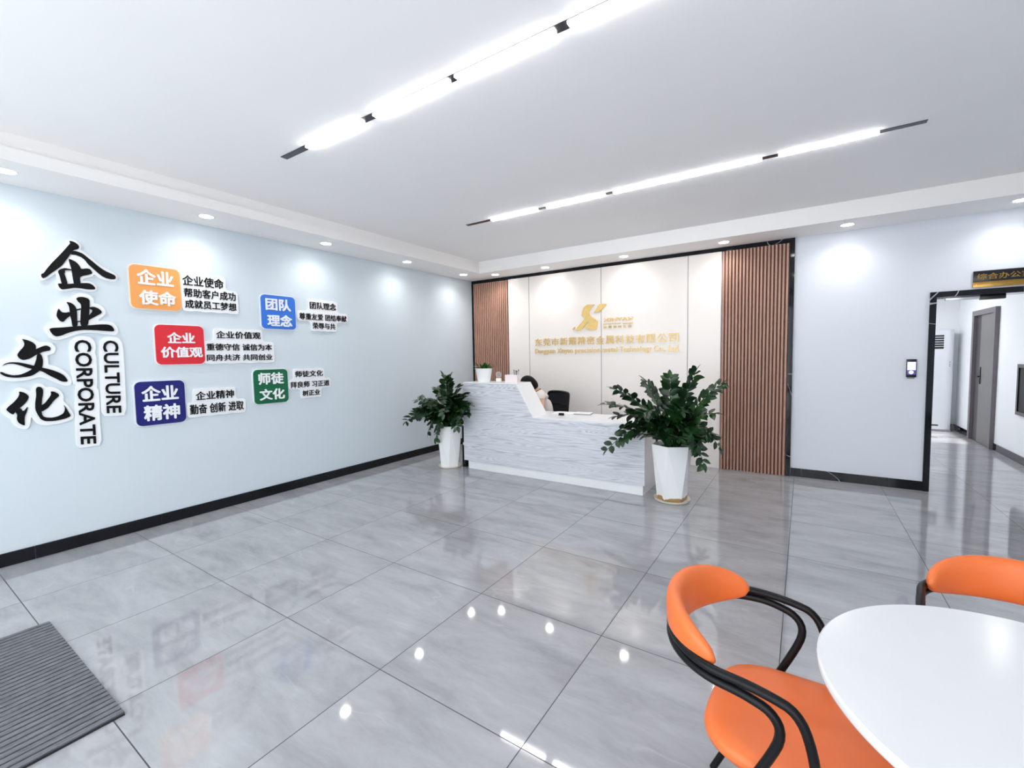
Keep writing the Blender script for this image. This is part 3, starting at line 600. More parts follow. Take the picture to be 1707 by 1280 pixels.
for y, lab in ((0.70, 'round downlight at the left image edge above the brush characters'), (1.926, 'round downlight in the left border above the orange plaque'), (3.14, 'round downlight in the left border, between the blue plaque and the camera end'),
               (4.38, 'round downlight in the left border, next to last before the corner'), (5.59, 'round downlight in the left border nearest the corner')):
    downlight(-4.585, y, lab, 'downlights along the left wall')
for x, lab in ((-4.19, 'round downlight in the back border above the left slats'), (-3.267, 'round downlight in the back border above the desk clerk'), (-2.06, 'round downlight in the back border above the gold emblem'),
               (-0.83, 'round downlight in the back border above the right slats'), (0.352, 'round downlight in the back border right of the black marble border'), (1.60, 'round downlight in the back border above the room sign')):
    downlight(x, 5.91, lab, 'downlights along the back wall')
for x in (-3.2, -1.3, 0.6): downlight(x, -0.72, 'round downlight in the border behind the camera', 'downlights along the front wall')

# ---------------------------------------------------------------- doormat
t = empty('door_mat', (-2.985, 0.19, 0), 0, 'grey ribbed entrance mat with dark grooves at lower left', 'mat')
box('mat_base', 'rib', -0.615, 0.615, -0.385, 0.385, 0, 0.008, t, smooth=False)
bm = bmesh.new()
for i in range(33):
    a = -0.615+i*(1.23/33); add_box(bm, a+0.006, a+1.23/33-0.004, -0.385, 0.385, 0.008, 0.0145)
obj('carpet_ribs', bm, 'mat', t, smooth=False)

# ---------------------------------------------------------------- reception desk
dk = empty('reception_desk', (-2.58, 4.85, 0), 0, 'white reception desk with pale grey wood front and raised left counter', 'desk')
dx, dy = 2.58, -4.85
P = lambda u, v, d: (u+dx, d+dy, v)
obj('plinth', add_box(bmesh.new(), -3.74+dx, -1.39+dx, 4.575+dy, 5.10+dy, 0, 0.112, 0.002), 'white', dk, smooth=False)
front = [(-3.79, 0.112), (-1.365, 0.112), (-1.365, 0.742), (-2.708, 0.742), (-2.945, 1.140), (-3.79, 1.140)]
obj('front_panel', add_prism(bmesh.new(), front, P, 4.55, 4.575), 'desk', dk, smooth=False)
cap = [(-3.79, 1.145), (-2.945, 1.145), (-2.945+0.0, 1.145), (-2.712, 0.757), (-2.69, 0.757), (-2.932, 1.160), (-3.79, 1.160)]
cap = [(-3.79, 1.143), (-2.951, 1.143), (-2.722, 0.757), (-2.700, 0.757), (-2.936, 1.158), (-3.79, 1.158)]
obj('raised_counter', add_prism(bmesh.new(), cap, P, 4.552, 4.885), 'white', dk, smooth=False)
obj('counter_back_panel', add_prism(bmesh.new(), [(-3.77, 0.757), (-2.724, 0.757), (-2.953, 1.141), (-3.77, 1.141)], P, 4.865, 4.88), 'white', dk, smooth=False)
obj('desktop', add_box(bmesh.new(), -3.785+dx, -1.366+dx, 4.552+dy, 5.15+dy, 0.743, 0.757), 'white', dk, smooth=False)
obj('side_panel', add_box(bmesh.new(), -1.388+dx, -1.367+dx, 4.5755+dy, 5.13+dy, 0.1125, 0.7425), 'white', dk, smooth=False)
obj('side_panel', add_box(bmesh.new(), -3.788+dx, -3.768+dx, 4.5755+dy, 5.13+dy, 0.1125, 0.7425), 'white', dk, smooth=False)
obj('side_panel', add_box(bmesh.new(), -3.788+dx, -3.77+dx, 4.5755+dy, 4.88+dy, 0.7575, 1.1425), 'white', dk, smooth=False)
obj('modesty_panel', add_box(bmesh.new(), -3.767+dx, -1.389+dx, 4.70+dy, 4.715+dy, 0.1125, 0.7425), 'white', dk, smooth=False)

# things on the desk
pt = empty('small_potted_plant', (-3.545, 4.70, 1.158), 0, 'small white pot with low green plant on the raised counter', 'plant')
obj('pot', add_lathe(bmesh.new(), [(0.076, 0), (0.083, 0.01), (0.112, 0.175), (0.116, 0.18), (0.110, 0.18), (0.104, 0.15), (0.0, 0.15)][:6], 24), 'pot', pt)
def leaf_pts(l, w): return [(0, 0), (0.18*l, 0.36*w), (0.42*l, 0.5*w), (0.7*l, 0.40*w), (0.9*l, 0.16*w), (l, 0)]
def add_leaf(bm, p, d, upv, l, w, fold=0.25, droop=0.15):
    d = d.normalized(); s = d.cross(upv)
    if s.length < 1e-4: s = d.cross(Vector((1, 0, 0)))
    s.normalize(); n = s.cross(d).normalized()
    prof = leaf_pts(l, w); mid = []; L = []; R = []
    for a, b in prof:
        c = p + d*a - n*(droop*a*a/l)
        mid.append(bm.verts.new(c))
        if b > 0:
            L.append(bm.verts.new(c + s*b + n*b*fold)); R.append(bm.verts.new(c - s*b + n*b*fold))
    for side in (L, R):
        bm.faces.new((mid[0], mid[1], side[0]))
        for i in range(len(side)-1): bm.faces.new((mid[i+1], mid[i+2], side[i+1], side[i]))
        bm.faces.new((mid[-2], mid[-1], side[-1]))
rng = random.Random(3)
bm = bmesh.new()
for i in range(70):
    a = rng.uniform(0, 2*PI); e = rng.uniform(0.1, 1.1); r = rng.uniform(0.0, 0.10)
    p0 = Vector((r*math.cos(a), r*math.sin(a), 0.155+rng.uniform(0, 0.05)))
    d = Vector((math.cos(a)*math.cos(e), math.sin(a)*math.cos(e), math.sin(e)))
    add_leaf(bm, p0, d, Vector((0, 0, 1)), rng.uniform(0.05, 0.085), 0.03)
    add_tube(bm, [p0-Vector((0, 0, 0.04)), p0], 0.002, 4)
obj('foliage', bm, 'leaf2', pt)
obj('soil', add_lathe(bmesh.new(), [(0.102, 0.148), (0.102, 0.156)], 24), 'soil', pt)
fn = empty('desk_fan', (-3.30, 4.69, 1.158), 0.45, 'tiny desk fan with round dusty pink head on ivory base', 'fan')
obj('fan_base', add_box(bmesh.new(), -0.034, 0.034, -0.025, 0.025, 0, 0.055, 0.008), 'ivory', fn)
bm = bmesh.new(); m4 = Matrix.Translation((0, 0, 0.098)) @ Matrix.Rotation(PI/2, 4, 'X')
add_lathe(bm, [(0.006, -0.014), (0.036, -0.012), (0.043, 0.0), (0.036, 0.012), (0.006, 0.014)], 24)
bmesh.ops.transform(bm, matrix=m4, verts=bm.verts); obj('fan_head', bm, 'fan', fn)
bm = bmesh.new()
for k in range(12):
    a = k*PI/6; add_tube(bm, [(0.006*math.cos(a), -0.016, 0.098+0.006*math.sin(a)), (0.041*math.cos(a), -0.004-0.008, 0.098+0.041*math.sin(a))], 0.0012, 4)
obj('fan_guard', bm, 'grey', fn)
bx = empty('pen_box', (-3.08, 4.68, 1.158), 0.12, 'pale pink square pen box standing beside the sloping counter edge', 'pen holder')
bm = bmesh.new()
add_box(bm, -0.085, 0.085, -0.045, 0.045, 0, 0.004)
add_box(bm, -0.085, 0.085, -0.045, -0.041, 0.004, 0.1); add_box(bm, -0.085, 0.085, 0.041, 0.045, 0.004, 0.1)
add_box(bm, -0.085, -0.081, -0.041, 0.041, 0.004, 0.1); add_box(bm, 0.081, 0.085, -0.041, 0.041, 0.004, 0.1); add_box(bm, 0.01, 0.013, -0.041, 0.041, 0.004, 0.09)
obj('box_body', bm, 'pink', bx, smooth=False)
for i, (px, py, tx, ty, hh) in enumerate([(0.035, 0.0, -0.012, 0.0, 0.155), (0.045, 0.012, 0.010, 0.004, 0.145), (0.055, -0.012, 0.006, -0.004, 0.15), (0.063, 0.01, 0.016, 0.004, 0.16)]):
    q = empty('pen', (-3.08+px, 4.686+py, 1.163))
    tag(q, 'dark pen standing upright in the pink pen box', 'pen', 'pens in the pink box')
    obj('pen_barrel', add_tube(bmesh.new(), [(0, 0, 0), (tx, ty, hh-0.02)], 0.004, 8), ('ink', 'grey')[i % 2], q)
    obj('pen_cap', add_tube(bmesh.new(), [(tx, ty, hh-0.02), (tx*1.12, ty*1.12, hh)], 0.005, 8), 'ink', q)
pp = empty('paper_stack', (-2.50, 4.99, 0.758), 0.1, 'stack of white paper lying on the low desktop beside the slope', 'paper')
bm = bmesh.new()
for i in range(6): 
    r_ = Matrix.Rotation(rng.uniform(-0.05, 0.05), 4, 'Z'); b2 = bmesh.new(); add_box(b2, -0.13, 0.13, -0.09, 0.09, 0.0025*i, 0.0025*i+0.0022); bmesh.ops.transform(b2, matrix=r_, verts=b2.verts)
    me_ = bpy.data.meshes.new('sheet'); b2.to_mesh(me_); b2.free(); bm.from_mesh(me_); bpy.data.meshes.remove(me_)
obj('sheets', bm, 'paper', pp, smooth=False)
nb = empty('notebook', (-2.27, 5.04, 0.757), 0.18, 'thin grey edged notebook lying on the low desktop', 'notebook')
box('pages', 'greypaper', -0.10, 0.10, -0.075, 0.075, 0.001, 0.017, nb, smooth=False); box('cover', 'paper', -0.104, 0.104, -0.079, 0.079, 0.017, 0.020, nb, smooth=False)
st = empty('desk_stapler', (-2.47, 4.83, 0.757), 0.2, 'small black item with flat top on the low desktop', 'stapler')
box('stapler_base', 'ink', -0.035, 0.035, -0.015, 0.015, 0, 0.008, st, 0.002); box('stapler_arm', 'ink', -0.033, 0.033, -0.013, 0.013, 0.008, 0.03, st, 0.006)
sb = empty('dark_strip_box', (-3.835, 4.72, 0), 0, 'tall slim black box built for the dark strip between the left planter and the desk end', 'box')  # black box fills a narrow dark strip at the desk end
box('case', 'black', -0.03, 0.03, -0.12, 0.12, 0.0, 0.56, sb, 0.004); box('label_plate', 'white', -0.012, 0.018, -0.122, -0.1201, 0.30, 0.335, sb, smooth=False)

# ---------------------------------------------------------------- large potted plants
def twisted_pot(bm, r0, r1, h, n=6, twist=0.5, lip=True, ph=0.0):
    rings = []
    for k in range(2):
        r = (r0, r1)[k]; rings.append([bm.verts.new((r*math.cos(2*PI*i/n+ph+twist*k), r*math.sin(2*PI*i/n+ph+twist*k), (0.0, h)[k])) for i in range(n)])
    for i in range(n):
        j = (i+1) % n
        bm.faces.new((rings[0][i], rings[0][j], rings[1][i])); bm.faces.new((rings[0][j], rings[1][j], rings[1][i]))
    inner = [bm.verts.new((v.co.x*0.93, v.co.y*0.93, h)) for v in rings[1]]; low = [bm.verts.new((v.co.x*0.90, v.co.y*0.90, h-0.06)) for v in rings[1]]
    for i in range(n):
        j = (i+1) % n
        bm.faces.new((rings[1][i], rings[1][j], inner[j], inner[i])); bm.faces.new((inner[i], inner[j], low[j], low[i]))
    bm.faces.new(low); bm.faces.new(rings[0][::-1])
    return bm
def frond(root, base, ctrl, tip, seed, leaf_l=0.105, nl=9, t0=0.34, m='leaf'):
    rg = random.Random(seed); base, ctrl, tip = Vector(base), Vector(ctrl), Vector(tip)
    ctrl = ctrl + Vector((rg.uniform(-0.04, 0.04), rg.uniform(-0.04, 0.04), rg.uniform(-0.02, 0.05)))
    q = lambda t: base*(1-t)**2 + ctrl*2*t*(1-t) + tip*t*t
    dq = lambda t: ((ctrl-base)*2*(1-t) + (tip-ctrl)*2*t).normalized()
    bm = bmesh.new(); ts = [i/12 for i in range(13)]
    add_tube(bm, [q(t) for t in ts], [0.009-0.0065*t for t in ts], 6)
    rot = rg.uniform(-0.9, 0.9)
    for i in range(nl):
        t = t0 + (1-t0)*i/(nl-1)*0.97
        for s in (1, -1):
            tt = min(1, t+0.02*s+rg.uniform(-0.01, 0.01)); p = q(tt); d = dq(tt)
            side = d.cross(Vector((0, 0, 1)))
            if side.length < 0.25: side = Vector((math.cos(seed*1.7), math.sin(seed*1.7), 0)).cross(d)
            side.normalize(); side = Matrix.Rotation(rot+rg.uniform(-0.25, 0.25), 3, d) @ side
            upn = side.cross(d).normalized()
            if upn.z < -0.2: upn = -upn
            sc = leaf_l*(0.78+0.36*math.sin(PI*(0.15+0.75*i/(nl-1))))*rg.uniform(0.82, 1.12)
            dd = (side*s*0.9 + d*rg.uniform(0.35, 0.75) + upn*rg.uniform(-0.1, 0.35)).normalized()
            add_leaf(bm, p, dd, (upn+Vector((rg.uniform(-0.5, 0.5), rg.uniform(-0.5, 0.5), 0.2))).normalized(), sc, sc*rg.uniform(0.54, 0.66), fold=0.14, droop=rg.uniform(0.0, 0.45))
    add_leaf(bm, q(0.985), dq(1.0), Vector((0, 0, 1)), leaf_l*0.95, leaf_l*0.46)
    return obj('frond', bm, m, root)
def big_plant(x, y, h, r0, r1, ph, tips, nrand, seed, lab, foot, reach):
    t = empty('potted_plant', (x, y, 0), 0, lab, 'plant', 'large potted plants at the desk')
    obj('saucer', add_lathe(bmesh.new(), [(r0*1.02, 0), (r0*1.16, 0.004), (r0*1.22, 0.024), (r0*1.18, 0.024), (r0*1.1, 0.010)], 36), 'saucer', t)
    bm = twisted_pot(bmesh.new(), r0, r1, h, 6, 0.20, ph=ph)
    bmesh.ops.translate(bm, vec=(0, 0, 0.011), verts=bm.verts)
    obj('pot', bm, 'pot_stained' if foot else 'pot', t, ang=5)
    obj('soil', add_lathe(bmesh.new(), [(r1*0.80, h-0.045), (r1*0.80, h-0.03)], 20), 'soil', t)
    rg = random.Random(seed); k = 0
    for (tx, ty, tz, lift) in tips:
        a = math.atan2(ty, tx); b = (0.05*math.cos(a), 0.05*math.sin(a), h-0.03)
        frond(t, b, (tx*0.35, ty*0.35, max(h+lift, tz*0.6+0.2)), (tx, ty, tz), seed*100+k, nl=11); k += 1
    for i in range(nrand):
        a = 2*PI*i*0.381966+seed; rr = rg.uniform(0.10, reach); tz = h + rg.uniform(0.18, 0.52)*(1-rr/reach*0.75)
        if x > -2: side_ok = not (math.cos(a) < 0.1 and math.sin(a) > -0.35)
        else: side_ok = not (math.cos(a) > -0.1 and math.sin(a) > -0.55)
        if not side_ok: rr = min(rr, 0.16)
        b = (0.06*math.cos(a), 0.06*math.sin(a), h-0.03)
        frond(t, b, (rr*0.3*math.cos(a), rr*0.3*math.sin(a), tz+0.02), (rr*math.cos(a), rr*math.sin(a), tz), seed*100+50+i, nl=9, t0=0.30)
    return t
big_plant(-1.10, 4.60, 0.565, 0.145, 0.205, 0.35,
   [(-0.60, -0.30, 0.98, 0.42), (-0.55, -0.36, 0.53, 0.40), (-0.53, -0.22, 1.14, 0.40), (-0.28, 0.0, 1.21, 0.42), (-0.05, 0.1, 1.24, 0.5), (0.22, 0.0, 1.31, 0.42), (0.45, 0.0, 1.20, 0.25),
    (0.33, -0.16, 0.44, 0.40), (0.44, 0.02, 0.58, 0.42), (0.28, -0.20, 0.60, 0.42), (-0.42, -0.34, 0.74, 0.42), (0.1, 0.3, 1.15, 0.4), (-0.2, -0.30, 0.90, 0.45), (0.15, -0.30, 0.95, 0.45), (-0.50, -0.26, 0.86, 0.36), (0.42, -0.1, 0.92, 0.36)],
   20, 11, 'large glossy green plant in faceted white pot at the right end of the desk', True, 0.40)
big_plant(-4.03, 4.53, 0.56, 0.13, 0.19, 0.1,
   [(-0.62, -0.20, 0.60, 0.40), (-0.50, -0.1, 0.90, 0.36), (-0.08, 0.0, 1.24, 0.50), (0.04, 0.0, 1.22, 0.48), (0.26, -0.1, 1.10, 0.38), (0.34, -0.26, 0.88, 0.36), (-0.02, -0.25, 0.42, 0.36), (-0.22, -0.18, 0.48, 0.38),
    (-0.42, -0.15, 0.75, 0.40), (0.18, -0.30, 0.76, 0.40), (-0.3, 0.1, 1.05, 0.42), (-0.12, -0.25, 0.9, 0.42), (0.28, -0.24, 1.0, 0.38), (-0.55, -0.1, 0.72, 0.40), (0.535, -0.20, 0.90, 0.36), (0.49, -0.21, 0.78, 0.36), (0.45, -0.20, 1.02, 0.38), (0.35, -0.23, 0.60, 0.36), (0.50, -0.22, 0.84, 0.40)],
   20, 23, 'large glossy green plant in faceted white pot at the left end of the desk', False, 0.36)
tag(obj('cable', add_tube(bmesh.new(), [(XL+0.006, 5.07, 0.75), (XL+0.006, 5.068, 0.5), (XL+0.008, 5.05, 0.2), (XL+0.010, 5.09, 0.115), (XL+0.02, 5.10, 0.1065)], 0.004, 6), 'cable'), 'thin pale cable hanging down the left wall behind the plant', 'cable')

# ---------------------------------------------------------------- round table and orange chairs
tb = empty('round_table', (0.462, 1.295, 0), 0, 'round white table at lower right', 'table')
obj('tabletop', add_lathe(bmesh.new(), [(0.405, 0.722), (0.416, 0.725), (0.4205, 0.731), (0.422, 0.738), (0.4205, 0.746), (0.416, 0.750), (0.02, 0.750)], 96), 'tabletop', tb)
obj('pedestal', add_lathe(bmesh.new(), [(0.04, 0.02), (0.036, 0.06), (0.036, 0.66), (0.10, 0.715), (0.12, 0.722)], 32), 'white', tb)
obj('base_plate', add_lathe(bmesh.new(), [(0.24, 0.0), (0.24, 0.008), (0.20, 0.016), (0.05, 0.024), (0.03, 0.03)], 48), 'white', tb)
def smooth_path(pts, it=3):
    pts = [Vector(p) for p in pts]
    for _ in range(it):
        out = [pts[0]]
        for a, b in zip(pts, pts[1:]): out += [a*0.75+b*0.25, a*0.25+b*0.75]
        pts = out + [pts[-1]]
    return pts
def hoop(side_pts, arc_c, rx, ry, zc, zside):
    """right side from the floor up, around the back, left side down to the floor"""
    arc = []
    for k in range(1, 24):
        a = -PI/2 - PI*k/24       # from -y through -x to +y
        f = math.cos(a+PI)        # 1 at the back
        arc.append((arc_c+rx*math.cos(a), ry*math.sin(a), zside+(zc-zside)*max(0, -math.cos(a))))
    R = [(x, -y, z) for x, y, z in side_pts]; Lp = [(x, y, z) for x, y, z in side_pts[::-1]]
    return smooth_path(R+arc+Lp, 2)
def make_chair(lab):
    t = empty('dining_chair', (0, 0, 0), 0, lab, 'chair', 'orange chairs at the round table')
    # seat cushion: rounded square with a soft crown
    bm = bmesh.new(); rings = []
    for s, z in ((0.90, 0.425), (0.985, 0.432), (1.0, 0.445), (0.985, 0.460), (0.93, 0.470), (0.8, 0.474), (0.5, 0.472), (0.15, 0.470)):
        ring = []
        for k in range(56):
            a = 2*PI*k/56; c, si = math.cos(a), math.sin(a); e = 2/3.6
            x = 0.222*s*math.copysign(abs(c)**e, c); y = 0.222*s*math.copysign(abs(si)**e, si)
            y *= 1.0+0.10*x/0.22
            ring.append(bm.verts.new((x+0.035, y, z)))
        rings.append(ring)
    for a, b in zip(rings, rings[1:]):
        for k in range(56): bm.faces.new((a[k], a[(k+1) % 56], b[(k+1) % 56], b[k]))
    bm.faces.new(rings[0][::-1]); bm.faces.new(rings[-1])
    obj('seat', bm, 'orange', t, ang=60)
    # curved back pad
    bm = bmesh.new(); rings = []; NT = 44; TH = math.radians(78)
    for i in range(NT+1):
        u = -1+2*i/NT; th = u*TH
        k = max(0.0, 1-abs(u)**2.4)**0.6 if abs(u) < 1 else 0.0
        hh = 0.009+0.063*k; tk = 0.008+0.019*k
        if i in (0, NT): hh *= 0.6; tk *= 0.5
        zc = 0.718 - 0.018*abs(u)**2
        cx, cy = -0.085-0.198*math.cos(th), 0.224*math.sin(th); nx, ny = -math.cos(th), math.sin(th)
        ring = []
        for j in range(20):
            b = 2*PI*j/20; e = 2/2.6
            r_ = tk*math.copysign(abs(math.cos(b))**e, math.cos(b)); z_ = hh*math.copysign(abs(math.sin(b))**e, math.sin(b))
            lean = 0.06*(z_+zc-0.70)
            ring.append(bm.verts.new((cx+nx*(r_+lean), cy+ny*(r_+lean), zc+z_)))
        rings.append(ring)
    for a, b in zip(rings, rings[1:]):
        for k in range(20): bm.faces.new((a[k], a[(k+1) % 20], b[(k+1) % 20], b[k]))
    bm.faces.new(rings[0][::-1]); bm.faces.new(rings[-1])
    obj('backrest', bm, 'orange', t, ang=70)
    A = hoop([(0.165, 0.235, 0.0), (0.105, 0.238, 0.45), (0.085, 0.24, 0.60), (0.055, 0.242, 0.668), (0.0, 0.243, 0.682), (-0.06, 0.242, 0.688)], -0.085, 0.213, 0.243, 0.690, 0.688)
    obj('front_leg_hoop', add_tube(bmesh.new(), A, 0.0115, 12), 'black_metal', t, ang=60)
    Bp = hoop([(-0.235, 0.225, 0.0), (-0.08, 0.232, 0.35), (0.0, 0.238, 0.52), (0.028, 0.24, 0.60), (0.005, 0.242, 0.645), (-0.05, 0.243, 0.660), (-0.085, 0.243, 0.664)], -0.085, 0.213, 0.243, 0.664, 0.664)
    obj('rear_leg_hoop', add_tube(bmesh.new(), Bp, 0.0115, 12), 'black_metal', t, ang=60)
    bm = bmesh.new()
    add_tube(bm, [(0.107, -0.235, 0.414), (0.107, 0.235, 0.414)], 0.010, 10); add_tube(bm, [(-0.054, -0.231, 0.414), (-0.054, 0.231, 0.414)], 0.010, 10)
    obj('seat_rail', bm, 'black_metal', t, ang=60)
    return t
ch = make_chair('orange chair with curved back nearest the camera, left of the round table')
ch.location = (-0.030, 1.395, 0); ch.rotation_euler = (0, 0, math.radians(-5))
c2 = ch.copy(); COL.objects.link(c2)
for c in list(ch.children):
    d = c.copy(); COL.objects.link(d); d.parent = c2
c2['label'] = 'orange chair behind the round table, cut by the right image edge'
c2.location = (0.566, 1.81, 0); c2.rotation_euler = (0, 0, math.atan2(-0.99, -0.15))

# ---------------------------------------------------------------- on the back wall at the right
tm = empty('access_terminal', (0.945, YB, 1.29), 0, 'small black access terminal with lit screen left of the doorway', 'door terminal')
box('case', 'black', -0.040, 0.040, -0.028, 0, -0.09, 0.10, tm, 0.004)
box('screen', 'screen', -0.034, 0.034, -0.0295, -0.028, -0.015, 0.072, tm, smooth=False)
bm = bmesh.new(); add_lathe(bm, [(0.020, 0), (0.020, 0.0015)], 20); bmesh.ops.transform(bm, matrix=Matrix.Translation((-0.002, -0.028, -0.038)) @ Matrix.Rotation(PI/2, 4, 'X'), verts=bm.verts)
obj('button', bm, 'screen', tm)
box('screen_band', 'screendark', -0.034, 0.034, -0.0292, -0.028, -0.062, -0.0155, tm, smooth=False)
box('wall_bracket', 'grey', -0.03, 0.03, -0.012, 0, -0.105, -0.0905, tm, smooth=False)
sg = empty('room_sign', (1.59, YB, 2.17), 0, 'black and gold room sign over the doorway', 'sign')
box('sign_plate', 'black', -0.212, 0.212, -0.018, 0, -0.027, 0.078, sg, 0.002)
box('gold_strip', 'golddark', -0.212, 0.212, -0.016, 0, -0.082, -0.0275, sg, 0.002)
obj('lettering', add_text(bmesh.new(), '综合办公室', -0.188, 0.182, -0.008, 0.050, lambda u, v, d: (u, -d, v), 0.018, 0.022, 0.012), 'golddark', sg, smooth=False)
bm = bmesh.new()
for x in (-0.19, 0.19): 
    b2 = bmesh.new(); add_lathe(b2, [(0.006, 0.0), (0.006, 0.003), (0.003, 0.004)], 12); bmesh.ops.transform(b2, matrix=Matrix.Translation((x, -0.016, -0.055)) @ Matrix.Rotation(PI/2, 4, 'X'), verts=b2.verts)
    me_ = bpy.data.meshes.new('screw'); b2.to_mesh(me_); b2.free(); bm.from_mesh(me_); bpy.data.meshes.remove(me_)
obj('screw', bm, 'gold', sg)
ml = empty('magnetic_lock', (1.42, YB+0.09, DZ-0.003), 0, 'aluminium and black magnetic lock under the doorway header', 'door lock')
box('magnet_bar', 'steel', -0.22, 0.03, -0.03, 0.03, -0.03, 0, ml, 0.003); box('black_housing', 'black', 0.035, 0.21, -0.03, 0.03, -0.042, 0, ml, 0.003)

# ---------------------------------------------------------------- office seen through the doorway
Y0 = YB+0.2
XO = -1.2
struct('wall_office_right', add_box(bmesh.new(), XR2, XR2+0.2, Y0, YE+0.2, 0, 2.6), 'wallwhite', 'white office wall with the grey door')
struct('wall_office_far', add_box(bmesh.new(), XO, XR2, YE, YE+0.2, 0, 2.6), 'wallwhite', 'white far wall of the office')
bm = bmesh.new(); wy0, wy1, wz0, wz1 = 9.58, 11.0, 0.75, 2.38
add_box(bm, XO-0.2, XO, Y0, wy0, 0, 2.6); add_box(bm, XO-0.2, XO, wy1, YE+0.2, 0, 2.6); add_box(bm, XO-0.2, XO, wy0, wy1, 0, wz0); add_box(bm, XO-0.2, XO, wy0, wy1, wz1, 2.6)
struct('wall_office_left', bm, 'wallwhite', 'office wall with the sunny window')
w2 = struct('window_2', bmesh.new(), 'white', 'office window')
bm = bmesh.new(); add_box(bm, XO-0.12, XO-0.07, wy0, wy1, wz0, wz0+0.05); add_box(bm, XO-0.12, XO-0.07, wy0, wy1, wz1-0.05, wz1)
for y in (wy0, 10.28, wy1-0.05): add_box(bm, XO-0.12, XO-0.07, y, y+0.05, wz0+0.05, wz1-0.05)
obj('window_frame', bm, 'white', w2, smooth=False); obj('pane', add_box(bmesh.new(), XO-0.1, XO-0.094, wy0+0.04, wy1-0.04, wz0+0.04, wz1-0.04), 'glass', w2, smooth=False)
struct('ceiling_office', add_box(bmesh.new(), XO-0.2, XR2+0.2, Y0, YE+0.2, 2.6, 2.75), 'ceil', 'office ceiling')
struct('baseboard_office', add_box(add_box(bmesh.new(), XR2-0.012, XR2, Y0, 9.27, 0, 0.1), XR2-0.012, XR2, 10.36, YE, 0, 0.1), 'black_marble', 'black baseboard of the office wall')
struct('baseboard_far', add_box(bmesh.new(), XO, XR2-0.012, YE-0.012, YE, 0, 0.1), 'black_marble', 'black baseboard of the far office wall')
for i, (lx, ly) in enumerate(((0.4, 8.0), (1.2, 9.9))):  # glowing panels added to brighten the office, not lamps known to hang there
    t = empty('fill_light_panel', (lx, ly, 2.6), 0, 'added square fill light on the office ceiling, out of view, %s' % ('nearer the doorway' if i == 0 else 'nearer the far wall'), 'ceiling light')
    box('frame', 'white', -0.3, 0.3, -0.3, 0.3, -0.012, 0, t, 0.002)
    box('diffuser', mat('lit fill panel', (1, 1, 1), 0.5, emit=(0.95, 0.97, 1.0), es=26.0), -0.28, 0.28, -0.28, 0.28, -0.015, -0.012, t, smooth=False)
# grey door in the office's right wall
d2 = struct('door_2', bmesh.new(), 'doorframe', 'grey door with dark handle in the office wall')
ya, yb = 9.28, 10.35
bm = bmesh.new()
add_box(bm, XR2-0.05, XR2+0.01, ya, ya+0.09, 0, 2.1); add_box(bm, XR2-0.05, XR2+0.01, yb-0.09, yb, 0, 2.1); add_box(bm, XR2-0.05, XR2+0.01, ya+0.09, yb-0.09, 2.02, 2.1)
obj('casing', bm, 'doorframe', d2, smooth=False)
obj('door_leaf', add_box(bmesh.new(), XR2-0.022, XR2+0.005, ya+0.09, yb-0.36, 0.004, 2.02), 'doorgrey', d2, smooth=False)
obj('reveal_sheet', add_box(bmesh.new(), XR2-0.012, XR2+0.005, yb-0.36, yb-0.09, 0.004, 2.02), 'doordark', d2, smooth=False, label='dark narrow sheet for the door reveal, shade put into its colour')  # flat sheet stands for the recessed reveal, its darkness painted into the colour
bm = add_box(bmesh.new(), XR2-0.03, XR2-0.021, yb-0.44, yb-0.385, 0.93, 1.20, 0.002); add_tube(bm, [(XR2-0.03, yb-0.41, 1.05), (XR2-0.07, yb-0.41, 1.05), (XR2-0.07, yb-0.53, 1.05)], 0.009, 8)
obj('door_handle', bm, 'black_metal', d2)
# notice board on the office wall, at the right image edge
nbd = empty('notice_board', (XR2, 7.9, 0.95), 0, 'black framed notice board at the right image edge', 'board')
bm = add_box(bmesh.new(), -0.03, 0, -0.56, 0.56, 0.285, 0.33); add_box(bm, -0.03, 0, -0.56, 0.56, -0.33, -0.285); add_box(bm, -0.03, 0, -0.56, -0.515, -0.285, 0.285); add_box(bm, -0.03, 0, 0.515, 0.56, -0.285, 0.285)
obj('frame', bm, 'black', nbd, smooth=False); box('board_face', 'dark', -0.016, 0, -0.515, 0.515, -0.285, 0.285, nbd, smooth=False)
# floor standing air conditioner
ac = empty('air_conditioner', (1.94, 11.06, 0), 0, 'tall white floor standing air conditioner in the far office corner', 'air conditioner')
prof = []
for k in range(9):
    a = PI/2*k/8; prof.append((0.20+0.11*math.cos(a-PI/2), -0.10-0.09*math.sin(a)*0.9))
body = [(-0.30, 0.19), (-0.30, -0.14), (0.17, -0.14), (0.22, -0.13), (0.27, -0.10), (0.30, -0.05), (0.31, 0.0), (0.31, 0.19)]
obj('cabinet', add_prism(bmesh.new(), body, lambda u, v, d: (u, v, d), 0.04, 1.84), 'acwhite', ac, ang=40)
obj('foot', add_box(bmesh.new(), -0.29, 0.29, -0.13, 0.18, 0, 0.04), 'grey', ac, smooth=False)
box('grille_recess', 'dark', -0.28, 0.15, -0.146, -0.1405, 1.50, 1.755, ac, smooth=False)
bm = bmesh.new()
for i in range(6): add_box(bm, -0.28, 0.15, -0.156, -0.1465, 1.535+i*0.042, 1.545+i*0.042)
obj('grille_louvre', bm, 'acwhite', ac, smooth=False)
bm = bmesh.new()
for i in range(3): add_box(bm, 0.235, 0.25, -0.128, -0.118, 1.18+i*0.035, 1.195+i*0.035)
obj('buttons', bm, 'grey', ac, smooth=False)
box('intake_slot', 'dark', -0.28, 0.12, -0.1435, -0.1405, 0.10, 0.125, ac, smooth=False)

